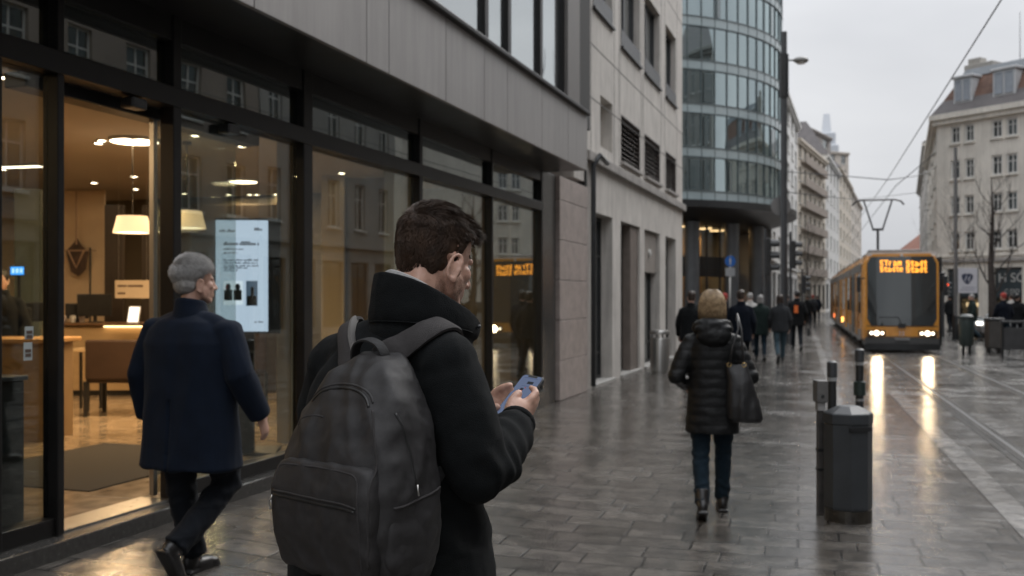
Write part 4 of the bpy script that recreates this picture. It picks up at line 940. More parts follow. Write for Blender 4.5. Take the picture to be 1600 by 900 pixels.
# LED display
LED = glow('led_amber', (1,.36,.04), 2.0)
b = MB(); rg = random.Random(11)
GLY = {'T':'111010010010010','r':'000110100100100','a':'000110011101111','m':'000111111101101','5':'111100110001110','S':'111100111001111','t':'010111010010011','d':'001011101101011','e':'000111111100111','1':'010110010010111','o':'000111101101111','n':'000110101101101'}
def led(b, txt, x0, zt, s):
    x = x0
    for c in txt:
        g_ = GLY.get(c)
        if g_:
            for j in range(5):
                for i in range(3):
                    if g_[j*3+i] == '1':
                        cx_, cz_ = x+i*s, zt-j*s; y = fy(cz_)-.032+.09*abs(cx_)**2.2; b.box(cx_, cx_+s*.95, y, y+.004, cz_-s*.95, cz_)
        x += s*3.6
for a_ in (('5Tram', -.58, 2.66, .033), ('Stadte', -.58, 2.47, .029), ('Stadt', .12, 2.64, .032), ('Stadt', .12, 2.46, .032)):
    b = MB(); led(b, *a_); b.build('lettering', LED, TR)

for sx_ in (-1, 1):
    y = fy(.52)-.03+.09*.68**2.2
    h = MB(); h.xf(Matrix()); 
    for dx_, r_ in ((-.15*sx_,.042),(0,.072),(.14*sx_,.042)):
        q = MB(); q.lathe([(r_,0),(r_,.03),(.001,.03)], n=18); q.xf(Matrix.Translation((sx_*.68+dx_, y+.02, .56)) @ Matrix.Rotation(R(90),4,'X')); h.add(q.v, q.f)
    hd = h.build('headlight', glow('headlight_white', (1,.80,.56), 4.5), TR)
    c = MB(); c.box(sx_*.68-.24, sx_*.68+.24, y+.002, y+.06, .48, .64, .03); c.build('headlight_housing', BLACK, hd)
    d = bpy.data.lights.new('beam', 'SPOT'); d.energy = 30; d.spot_size = R(60); d.spot_blend = .9; d.color = (1,.74,.45); d.shadow_soft_size = .12
    o = bpy.data.objects.new('headlight_beam', d); COL.objects.link(o); o.location = (TX+sx_*.68, tf.y+y-.14, .56); o.rotation_euler = (R(84), 0, R(180))
    mr_ = MB(); mr_.box(sx_*1.16-.06, sx_*1.16+.06, .05, .16, 1.75, 2.2, .02); mr_.box(min(sx_*1.0,sx_*1.14), max(sx_*1.0,sx_*1.14), .1, .13, 2.12, 2.16); mr_.build('mirror', BLACK, TR)
b = text_xz('22', .17, -.10, fy(.6)-.035, .50); b.build('route_number', mat('pale_plate', (.5,.52,.55), .4), TR)
b = MB(); b.box(-.2,.2,fy(.3)-.08,fy(.3)-.065,.36,.44,.005); b.build('number_plate', mat('plate_grey', (.2,.2,.2), .4), TR)
b = MB(); b.lathe([(.04,0),(.04,.02),(.001,.03)], n=14); b.xf(Matrix.Translation((0,fy(2.8)-.03,2.79)) @ Matrix.Rotation(R(90),4,'X')); b.build('top_lamp', WHITE, TR)
# side indicator lamps
for yy_, cc in ((14.0,(1,.45,.1)),(24,(1,.2,.05))):
    b = MB(); b.box(-HW-.04, -HW-.015, yy_-.12, yy_+.12, .55, .75); b.build('side_lamp', glow('side_amber' if cc[1] > .3 else 'side_red', cc, 6), TR)
# interior haze of driver cab: seat back and driver silhouette are hidden by dark glass
# pantograph
py_ = 3.2; q = 1/54.6
zA = 3.08; zK = 1.6+(464-347)*q; zT = 1.6+(464-297)*q; xo = -.42
PT = MB(); PT.tube([(xo,py_,zA),(xo,py_+.0,zK)], .04, n=8); PT.box(xo-.3, xo+.3, py_-.4, py_+.5, 2.95, 3.08, .02)
PT.box(xo-.17, xo+.17, py_-.03, py_+.03, zK-.03, zK+.04)
p = PT.build('pantograph', BLACK, TR)
b = MB(); b.tube([(xo-.14,py_,zK),(xo-.42,py_,zT)], .026, n=8); b.tube([(xo+.14,py_,zK),(xo+.42,py_,zT)], .026, n=8); b.build('arm', BLACK, p)
b = MB(); b.tube([(xo-.78,py_,zT-.14),(xo-.68,py_,zT-.02),(xo-.5,py_,zT+.03),(xo+.5,py_,zT+.03),(xo+.68,py_,zT-.02),(xo+.78,py_,zT-.14)], .028, n=8); b.build('contact_strip', BLACK, p)

# ------------------------------------------------------------------ overhead wires
def wire(name, pts, r, label, group='overhead tram wires'):
    p0 = Vector(pts[0]); e = MB(); 
    e.tube([Vector(p)-p0 for p in pts], r, n=6); o = e.build(name, mat('wire_dark', (.05,.05,.055), .5), None, True); o.location = p0; return tag(o, label, 'wire', group)
n1 = P(1563, 2, 11.5); n2 = P(1387, 280, 29); 
wire('overhead_wire', [n1+(n1-n2).normalized()*3, n1, n2, Vector((TX-.4, 62, n2.z-.2))], .0085, 'long contact wire running down from the top edge to the pantograph')
sp = P(1387, 281, 29.5)
wire('span_wire', [P(1226,268,34), P(1330,276,31), sp, P(1432,275,33), P(1462,262,50)], .013, 'thin span wire crossing the street above the pantograph')
wire('span_wire', [P(1226,300,34), P(1340,312,60), P(1440,300,72)], .016, 'lower thin span wire farther down the street')
wire('overhead_wire', [P(1460,240,48), P(1400,290,50), P(1330,380,110)], .02, 'fainter far wire slanting behind the pantograph')

# ------------------------------------------------------------------ street furniture
# lamp post
w = PZ(1225, 34); w.z = 0; q = 34/F
LP = empty('street_lamp', w, TH, 'tall dark lamp post with a thick upper sleeve and one small arm lamp', 'street lamp')
b = MB(); b.cyl((0,0,0),(0,0,1.6+(464-50)*q),.125,.10,16); b.cyl((0,0,0),(0,0,.5),.19,.17,16); b.build('pole', DKGREY, LP, True, 40)
b = MB(); b.cyl((0,0,1.6+(464-152)*q),(0,0,1.6+(464-85)*q),.16,.155,16); b.build('sleeve', BLACK, LP, True, 40)
b = MB(); z_ = 1.6+(464-94)*q; b.tube([(-.2,0,z_),(0,0,z_),(.4,0,z_)], .03, n=8); b.build('arm', BLACK, LP, True)
b = MB(); b.ell((.58,0,z_), (.26,.18,.12)); b.build('lamp_head', mat('lamp_grey', (.22,.22,.21), .4), LP, True)
b = MB(); b.lathe([(.001,-.04),(.14,-.03),(.13,.0),(.001,.0)], (.58,0,z_-.09), 16); b.build('lens', WHITE, LP, True)
b = MB(); b.lathe([(.34,0),(.34,.03),(.001,.03)], n=24); b.xf(Matrix.Translation((-.05,.22,1.6+(464-321)*q)) @ Matrix.Rotation(R(90),4,'X')); b.build('round_sign', mat('sign_back_grey', (.18,.18,.18), .5), LP, True, 40)
b = MB(); b.box(-.02,.02,.1,.2,1.6+(464-325)*q,1.6+(464-317)*q); b.build('bracket', BLACK, LP)
# traffic lights
def tlight(px, ptop, pbot, z, label, own_pole=True, red=False):
    w = PZ(px, z, 0); q = z/F; zt = 1.6+(464-ptop)*q; zb = 1.6+(464-pbot)*q; H = zt-zb
    e = empty('traffic_light', w, TH+R(72), label, 'traffic light', 'traffic lights')
    b = MB(); b.box(-H*.15, H*.15, -.07, .07, zb, zt, .03); b.build('housing', BLACK, e)
    for k in range(3):
        zz_ = zb+H*(.18+.32*k); b = MB(); r_ = H*.14
        b.loft([[(r_*math.cos(a), -.07, zz_+r_*math.sin(a)) for a in np.linspace(R(-20),R(200),12)], [(r_*math.cos(a), -.07-r_*1.6*(1 if True else 0), zz_+r_*.92*math.sin(a)+.0) for a in np.linspace(R(-20),R(200),12)]], cap=False, closed=False); b.build('visor', BLACK, e)
        b = MB(); b.lathe([(r_*.85,0),(r_*.85,.012),(.001,.018)], n=16); b.xf(Matrix.Translation((0,-.069,zz_)) @ Matrix.Rotation(R(90),4,'X')); b.build('lens', glow('tl_red', (1,.10,.03), 6) if red and k == 2 else mat('lens_off', (.02,.012,.012), .7, spec=.1), e)
    if own_pole: b = MB(); b.cyl((0,.1,0),(0,.1,zt+.3),.05,.045,12); b.build('pole', DKGREY, e, True, 40)
    b = MB(); b.box(-.03,.03,.05,.14,zb+.1,zb+.16); b.box(-.03,.03,.05,.14,zt-.16,zt-.1); b.build('bracket', BLACK, e)
    return e
tlight(1201, 372, 430, 31, 'dark traffic light in front of the columns left of the lamp post')
tlight(1240, 376, 420, 33, 'dark traffic light just right of the lamp post')
tlight(1257, 430, 458, 48, 'small far traffic light right of the lamp post, low beside the far houses')
tlight(1478, 440, 462, 40, 'traffic light showing red beside the tram on the far pavement', red=True)
# blue pedestrian sign
w = PZ(1141, 21, 0); q = 21/F
e = empty('blue_sign', w, TH, 'round blue footpath sign over a small grey plate on a thin pole', 'sign')
z_ = 1.6+(464-408)*q
b = MB(); b.cyl((0,.04,0),(0,.04,z_+.12),.024,n=10); b.build('pole', STEEL, e, True)
b = MB(); b.lathe([(.115,0),(.115,.012),(.001,.012)], n=28); b.xf(Matrix.Translation((0,.012,z_)) @ Matrix.Rotation(R(90),4,'X')); b.build('disc', mat('sign_blue', (.02,.12,.42), .35, .05), e, True, 40)
b = MB(); b.ell((0,-.004,z_+.055),(.014,.003,.014)); b.box(-.016,.016,-.006,-.001,z_-.02,z_+.04); b.box(-.014,-.003,-.006,-.001,z_-.075,z_-.02); b.box(.003,.014,-.006,-.001,z_-.075,z_-.02); b.build('walker_symbol', WHITE, e)
b = MB(); z2 = 1.6+(464-425)*q; b.box(-.10,.10,.0,.012,z2-.09,z2+.09,.003); b.build('plate', mat('plate_pale', (.33,.34,.35), .5), e)
# litter bin in front
w = G(1325, 812); q = w.xy.length  # noqa
zz_ = CH*F/(812-HOR); q = zz_/F
LB = empty('litter_bin', (w.x, w.y, 0), TH+R(12), 'dark grey six sided litter bin with a sloping lid on the wet pavement', 'litter bin')
rr_ = 36.5*q
def hexr(r, z, n=8): return [(r*math.cos(2*math.pi*(k+.5)/n), r*math.sin(2*math.pi*(k+.5)/n), z) for k in range(n)]
BINM = mat('bin_grey', (.038,.042,.046), .42, .15, 5, .15, 90)
H_ = 178*q
b = MB(); b.loft([hexr(rr_*.98,.09),hexr(rr_,.11),hexr(rr_,H_*.84),hexr(rr_*.985,H_*.845)]); b.build('body', BINM, LB)
b = MB(); b.loft([hexr(rr_*1.02,H_*.85),hexr(rr_*1.04,H_*.86),hexr(rr_*1.04,H_*.935),hexr(rr_*1.0,H_*.945),hexr(rr_*.45,H_*1.0),hexr(rr_*.2,H_*1.003)]); b.build('lid', BINM, LB)
b = MB(); b.loft([hexr(rr_*.985,0,24),hexr(rr_*.985,.088,24)]); b.build('base', mat('bin_base', (.03,.026,.02), .3, .5, 12, .3, 50), LB)
b = MB(); b.box(-rr_*.5, rr_*.5, -rr_*1.02, -rr_*.93, H_*.80, H_*.835); 
b.build('slot', BLACK, LB)
# short post with a box head
zz2 = CH*F/(804-HOR); w = PZ(1282, zz2, 0); q = zz2/F
e = empty('meter_post', w, TH, 'slim grey steel post with a box head standing beside the litter bin', 'post')
b = MB(); b.box(-5.0*q, 4.6*q, -.02, .03, 0, (804-640)*q, .004); b.build('post', mat('worn_post', (.075,.07,.066), .4, .35, 10), e)
b = MB(); b.box(-8.5*q, 9*q, -.05, .06, (804-628)*q, (804-594)*q, .006); b.build('head', mat('meter_head', (.13,.125,.12), .4, .2, 12), e)
b = MB(); b.box(-6*q, 6*q, -.03, .04, (804-641)*q, (804-627)*q); b.build('neck', mat('pale_collar', (.33,.32,.31), .4), e)
b = MB(); b.lathe([(.012,0),(.012,.01),(.001,.012)], n=12); b.xf(Matrix.Translation((0,-.05,(804-618)*q)) @ Matrix.Rotation(R(90),4,'X')); b.build('lock', BLACK, e)
b = MB(); b.box(-5.6*q,5.2*q,-.024,.034,(804-705)*q,(804-700)*q); b.box(-5.6*q,5.2*q,-.024,.034,(804-735)*q,(804-731)*q); b.build('clip', BLACK, e)
# bollards
def bollard(px, ptop, z, w_px, label, mid=None):
    w = PZ(px, z, 0); q = z/F; H = CH+(HOR-ptop)*q; r = w_px*q/2
    e = empty('bollard', w, 0, label, 'bollard', 'black bollards on the pavement')
    b = MB(); b.lathe([(r*1.15,0),(r*1.15,.05),(r*.88,.06),(r*.88,H*.78)], n=24); b.build('post', BLACK, e, True, 40)
    b = MB(); b.lathe([(r*.93,H*.785),(r*.93,H*.82)], n=24); b.build('ring', mat('ring_grey', (.3,.31,.31), .4), e, True, 40)
    b = MB(); b.lathe([(r*1.0,H*.825),(r*1.02,H*.95),(r*.98,H*.985),(r*.6,H)], n=24); b.build('cap', DKGREY, e, True, 40)
    if mid: b = MB(); b.lathe([(r*1.3,H*.38),(r*1.3,H*.56),(r*.9,H*.57)], n=24); b.build('collar', mat('green_black', (.02,.035,.03), .4), e, True, 40); b = MB(); b.lathe([(r*.93,H*.30),(r*.93,H*.33)], n=24); b.build('ring', MC['ring_grey'], e, True, 40)
bollard(1300, 564, 10.2, 15.5, 'black bollard right behind the litter bin, the nearer of two')
bollard(1343, 545, 12.6, 14, 'black bollard with a thick collar, the farther one nearer the tram', True)
# banner on pole at right
w = PZ(1493, 37, 0); q = 37/F
e = empty('banner_pole', w, TH, 'tall grey pole carrying a white banner with a dark emblem', 'pole')
b = MB(); b.cyl((0,0,0),(0,0,1.6+(464-230)*q),.075,.06,12); b.build('pole', mat('pole_grey', (.13,.13,.13), .4), e, True, 40); b = MB(); b.cyl((0,0,0),(0,0,.9),.12,.11,12); b.build('pole_base', BLACK, e, True, 40)
zt, zb = 1.6+(464-419)*q, 1.6+(464-458)*q; x0, x1 = 3.4*q, 34*q
b = MB(); b.box(x0, x1, -.03, .02, zb, zt, .006); pnl = b.build('banner', mat('banner_white', (.60,.60,.64), .5, .04, 2), e)
b = MB(); cx_ = (x0+x1)/2-.02; zc = zb+(zt-zb)*.58
b.loft([[(cx_+s_*.21, -.036, zc+t_*.21) for s_, t_ in ((-1,.7),(-.3,.95),(0,.8),(.3,.95),(1,.6),(.95,0),(.4,-.8),(0,-1.05),(-.5,-.7),(-.95,0))], [(cx_+s_*.21, -.031, zc+t_*.21) for s_, t_ in ((-1,.7),(-.3,.95),(0,.8),(.3,.95),(1,.6),(.95,0),(.4,-.8),(0,-1.05),(-.5,-.7),(-.95,0))]]); b.build('emblem', mat('emblem_navy', (.05,.06,.10), .5), pnl)
b = MB(); b.tube([(cx_-.1,-.038,zc-.1),(cx_-.03,-.038,zc+.12),(cx_+.03,-.038,zc-.05),(cx_+.1,-.038,zc+.1),(cx_+.06,-.038,zc-.12)], .016, n=5); b.build('emblem_line', MC['banner_white'], pnl)
b = MB()
for k, (a, c) in enumerate(((-.28,.25),(-.2,.3))): b.box(cx_+a, cx_+c, -.034, -.031, zb+.10+.09*k, zb+.13+.09*k)
b.build('lettering', mat('letter_grey', (.3,.3,.36), .5), pnl)
w = PZ(1467, 33, 0); q = 33/F   # dark post right behind the tram nose
e = empty('signal_post', w, TH, 'thick dark post standing just right of the tram', 'post'); b = MB(); b.cyl((0,0,0),(0,0,1.6+(464-402)*q),.10,.09,12); b.build('post', BLACK, e, True, 40); b = MB(); b.box(-.18,.18,-.12,.12,1.6+(464-455)*q,1.6+(464-425)*q,.05); b.build('signal_head', BLACK, e)
# bare tree
def bare_tree(px, ztree, htop, label, seed, r0=.16, group='bare street trees', maxd=5):
    rg = random.Random(seed); w = PZ(px, ztree, 0); e = empty('bare_tree', w, 0, label, 'tree', group)
    BK_ = mat('dark_bark', (.045,.037,.033), .8, .3, 8, .5, 40)
    H = htop; b = MB(); pts = [Vector((0,0,0)), Vector((.03,0,H*.25)), Vector((-.02,.02,H*.5)), Vector((.04,0,H*.75)), Vector((0,0,H))]
    b.tube(pts, [r0, r0*.85, r0*.6, r0*.35, .015], n=10, round_=False); b.build('trunk', BK_, e, True)
    c = MB()
    def br(p, d, L, r, dep):
        pts = [p]; dd_ = d.copy()
        for k in range(4):
            dd_ = (dd_+Vector((rg.uniform(-.25,.25), rg.uniform(-.25,.25), rg.uniform(.0,.28)))).normalized(); pts.append(pts[-1]+dd_*L/4)
        c.tube(pts, [r, r*.85, r*.65, r*.5, r*.3], n=5)
        if dep < maxd:
            for k in range(rg.randint(2, 4)):
                i = rg.randint(1, 4); a = Vector((rg.uniform(-1,1), rg.uniform(-1,1), rg.uniform(.1,.9))).normalized()
                br(pts[i], (dd_*.7+a*.7).normalized(), L*rg.uniform(.5,.75), r*.5, dep+1)
    for k in range(11):
        z = H*(.30+.06*k); t = z/H; rb = r0*(1-t*.85); a = k*2.4+rg.random(); br(Vector((0,0,z)), Vector((math.cos(a), math.sin(a), .75)).normalized(), H*.24*(1.15-t*.6), rb*.36, 2)
    c.build('branches', BK_, e, True); return e
bare_tree(1549, 31, 1.6+(464-278)*31/F, 'bare dark street tree in front of the shop sign on the right', 4, .14)
bare_tree(1492, 47, 7.0, 'thin bare street tree before the corner house', 9, .07)
bare_tree(1262, 62, 6.5, 'thin bare tree far down the left pavement', 12, .08)
# bins, railing, car at the right
w = PZ(1553, 28.5, 0); e = empty('waste_box', w, TH+R(-6), 'boxy grey waste container on short legs behind the railing', 'litter bin')
b = MB(); b.box(-.20,.20,-.2,.2,.14,.93,.02); b.build('body', mat('bin2', (.07,.065,.06), .5, .2, 5), e); b = MB(); b.box(-.22,.22,-.22,.22,.935,1.0,.02); b.build('lid', DKGREY, e)
for sx_ in (-.15,.15): b = MB(); b.box(sx_-.03,sx_+.03,-.1,.1,0,.14); b.build('leg', BLACK, e)
w = PZ(1510, 27.5, 0); e = empty('slim_bin', w, TH, 'slim dark green bin on two thin legs between tram and trees', 'litter bin')
b = MB(); b.lathe([(.15,.24),(.185,.30),(.19,.95),(.18,1.0)], n=20); b.build('body', mat('bin_green', (.028,.04,.036), .45, .2, 4), e, True, 40); b = MB(); b.lathe([(.2,1.0),(.2,1.06),(.12,1.12),(.001,1.13)], n=20); b.build('lid', MC['bin_green'], e, True, 40)
for sx_ in (-.09,.09): b = MB(); b.box(sx_-.03,sx_+.03,-.03,.03,0,.26); b.build('leg', BLACK, e)
w0_ = PZ(1566, 26, 0); e = empty('railing', w0_, TH+R(2), 'low dark metal railing at the right edge of the far pavement', 'railing')
for k in range(6):
    b = MB(); b.box(k*.62-.03, k*.62+.03, -.03, .03, 0, .92, .004); b.build('post', BLACK, e)
b = MB(); b.box(-.05, 3.3, -.035, .035, .921, .98, .006); b.build('top_rail', DKGREY, e); b = MB(); b.box(.03, 3.1, -.012, .012, .22, .80); b.build('infill_panel', mat('rail_panel', (.06,.06,.062), .5, .2, 5), e)
# parked cars near the right shops
def car(px, z, rz, col, label, L=4.2):
    w = PZ(px, z, 0); e = empty('parked_car', w, rz, label, 'car', 'cars by the shops on the right')
    def ring(x, wd, zb, zt): return [(x,-wd,zb),(x,wd,zb),(x,wd*1.0,zb+(zt-zb)*.6),(x,wd*.9,zt),(x,-wd*.9,zt),(x,-wd*1.0,zb+(zt-zb)*.6)]
    b = MB(); b.loft([ring(-2.1,.7,.35,.6),ring(-1.95,.84,.25,.78),(ring(-1.0,.86,.22,.9)),ring(.9,.86,.22,.93),ring(1.8,.84,.25,.86),ring(2.05,.74,.35,.7)]); b.build('body', mat('car_'+col, {'silver':(.38,.39,.40),'dark':(.03,.03,.035)}[col], .25, .05, 2, metal=.5, coat=.6), e, True, 30)
    b = MB(); b.loft([ring(-1.15,.76,.88,.9),ring(-.55,.66,.88,1.36),ring(.6,.66,.9,1.40),ring(1.5,.74,.88,.92)]); b.build('cabin', GL_WIN, e, True, 30)
    for x in (-1.3, 1.3):
        for s_ in (-1, 1):
            t = MB(); t.lathe([(.001,-.1),(.30,-.1),(.32,-.06),(.32,.06),(.30,.1),(.001,.1)], n=22); t.xf(Matrix.Translation((x, s_*.8, .32)) @ Matrix.Rotation(R(90),4,'X')); wv = t.build('wheel', mat('tyre', (.02,.02,.02), .8), e, True, 40)
            t = MB(); t.lathe([(.001,-.105),(.18,-.105),(.18,.105),(.001,.105)], n=14); t.xf(Matrix.Translation((x, s_*.8, .32)) @ Matrix.Rotation(R(90),4,'X')); t.build('rim', STEEL, wv, True, 40)
    for s_ in (-.6, .6): t = MB(); t.box(-2.14,-2.05,s_-.16,s_+.16,.58,.70,.02); t.build('headlight', glow('car_lamp', (1,.93,.82), 3), e)
    return e
car(1602, 37, R(20), 'silver', 'silver parked car behind the railing at the right edge')
# car wing far down street omitted: hidden by the tram
# ------------------------------------------------------------------ people
SKIN = mat('skin', (.50,.30,.225), .48, .08, 9, .08, 120); 
_sb = SKIN.node_tree.nodes['Principled BSDF']; _sb.inputs['Subsurface Weight'].default_value = .12; _sb.inputs['Subsurface Radius'].default_value = (.01,.004,.002); _sb.inputs['Subsurface Scale'].default_value = .5
def cloth(name, c, rough=.85, sheen=.04, bump=.25, bs=220, var=.15): return mat(name, c, rough, var, 14, bump, bs, sheen=sheen, spec=.14)
def sup(cx_, cy_, z, rx, ry, n=28, e=2.4, rot=0.0):
    out = []
    for k in range(n):
        t = 2*math.pi*k/n; c, s_ = math.cos(t), math.sin(t)
        x = rx*abs(c)**(2/e)*(1 if c >= 0 else -1); y = ry*abs(s_)**(2/e)*(1 if s_ >= 0 else -1)
        out.append((cx_+x*math.cos(rot)-y*math.sin(rot), cy_+x*math.sin(rot)+y*math.cos(rot), z))
    return out
def folds(amp, sc=7.0, zs=.45, seed=0.0):
    def f(p, n):
        a = mnoise.noise(Vector((p.x*sc+seed, p.y*sc, p.z*sc*zs))); b_ = mnoise.noise(Vector((p.x*sc*2.7, p.y*sc*2.7+seed, p.z*sc*1.4)))
        return amp*(1-2*abs(a))*.7 + amp*.5*b_
    return f
def head_shapes(b, M, s=1.0, female=False, ear=True):
    """M maps head space (x right, y forward, z up, origin mid-head) to figure space"""
    def E(c, r, rot=None):
        q = MB(); q.ell((0,0,0), r, rot); q.xf(M @ Matrix.Translation(Vector(c)*s) @ Matrix.Scale(s, 4)); b.add(q.v, q.f)
    def T(pts, rad): q = MB(); q.tube([Vector(p)*s for p in pts], [r*s for r in (rad if hasattr(rad,'__len__') else [rad]*len(pts))], n=12, round_=True); q.xf(M); b.add(q.v, q.f)
    E((0,-.012,.032), (.074,.095,.083)); E((0,.030,-.028), (.058,.062,.078)); E((0,.034,-.052), (.053,.053,.056)); E((0,.068,-.092), (.022,.020,.018))
    for x in (-1, 1):
        T([(x*.056,-.005,-.035),(x*.050,.015,-.070),(x*.02,.062,-.094)], [.018,.017,.016]); E((x*.037,.050,-.022), (.024,.025,.025)); E((x*.045,.02,-.05), (.02,.034,.034))
        T([(x*.040,.070,.014),(x*.014,.081,.013)], [.008,.009])
        if ear:
            rot = Matrix.Rotation(R(-x*22), 3, 'Z') @ Matrix.Rotation(R(-12), 3, 'X')
            q = MB(); ring = [Vector((0, .0150*math.cos(t), .029*math.sin(t)+(.004 if math.sin(t) > 0 else 0))) for t in [2*math.pi*k/14 for k in range(15)]]
            q.tube(ring, [.0052]*15, n=8); q.ell((x*-.004,.004,-.002), (.0045,.013,.024)); q.ell((0,.010,-.028), (.006,.009,.009)); q.ell((x*.001,.013,-.003), (.005,.005,.008))
            q.xf(Matrix.Translation((x*.080,-.014,-.024)) @ rot.to_4x4()); q.xf(M @ Matrix.Scale(s, 4)); b.add(q.v, q.f)
    T([(0,.088,.008),(0,.099,-.015),(0,.109,-.033)], [.0085,.009,.0115]); 
    for x in (-1, 1): E((x*.011,.096,-.037), (.008,.010,.007))
    T([(-.018,.083,-.062),(0,.094,-.060),(.018,.083,-.062)], [.006,.0075,.006]); T([(-.016,.082,-.072),(0,.092,-.073),(.016,.082,-.072)], [.006,.0085,.006])
def hand(b, wrist, d, up, side, s=1.0, curl=.5):
    """palm, four fingers and a thumb; d points along the fingers, up is the back of the hand"""
    d = Vector(d).normalized(); up = Vector(up); up = (up-d*up.dot(d)).normalized(); x = d.cross(up)*side; w = Vector(wrist)
    q = MB(); q.tube([w, w+d*.045*s, w+d*.08*s], [.026*s,.036*s,.034*s], n=12, squash=.5, round_=True, up=x); b.add(q.v, q.f)
    for k in range(4):
        L = (.072,.080,.075,.058)[k]*s; o = w+d*.078*s+x*(.027-.018*k)*s; dd_ = d.copy(); pts = [o]
        for j in range(3): dd_ = (dd_-up*curl*(.45+.25*j)).normalized(); pts.append(pts[-1]+dd_*L/3)
        b.tube(pts, [.0095*s,.009*s,.0085*s,.007*s], n=8, round_=True)
    o = w+d*.018*s+x*.024*s; b.tube([o, o+(d*.5+x*.8-up*.3)*.034*s, o+(d*.9+x*.7-up*.6)*.062*s], [.014*s,.0115*s,.009*s], n=8, round_=True)
def strands(root_fn, n, m, parent, name='hair', seg=5, r=.0009, seed=1):
    """many tapered hairs: root_fn(i, rng) gives a list of points"""
    b = MB(); rg_ = random.Random(seed)
    for i in range(n):
        pts = root_fn(i, rg_)
        if pts is None: continue
        o = len(b.v); K = len(pts)
        t = (pts[-1]-pts[0]); t = t.normalized() if t.length > 1e-6 else Vector((0,0,1)); a = t.orthogonal().normalized(); c = t.cross(a)
        for k, p in enumerate(pts[:-1]):
            rr_ = r*(1-.6*k/K)
            for q in range(3): b.v.append(tuple(p+a*math.cos(q*2.094)*rr_+c*math.sin(q*2.094)*rr_))
        b.v.append(tuple(pts[-1]))
        for k in range(K-2):
            for q in range(3): b.f.append((o+k*3+q, o+k*3+(q+1)%3, o+(k+1)*3+(q+1)%3, o+(k+1)*3+q))
        for q in range(3): b.f.append((o+(K-2)*3+q, o+(K-2)*3+(q+1)%3, o+(K-1)*3))
    return b
def legs(swing, s, side, kneeout=0.0):
    hip = Vector((side*.092,0,.90))*s; a = R(swing*20+(7 if swing > 0 else 4)); k = hip+Vector((side*kneeout,math.sin(a),-math.cos(a)))*.42*s
    c = a-R(6) if swing > 0 else a-R(10+38*abs(swing)); an = k+Vector((0,math.sin(c),-math.cos(c)))*.41*s
    return hip, k, an, (0 if swing >= 0 else -1.1*abs(swing))
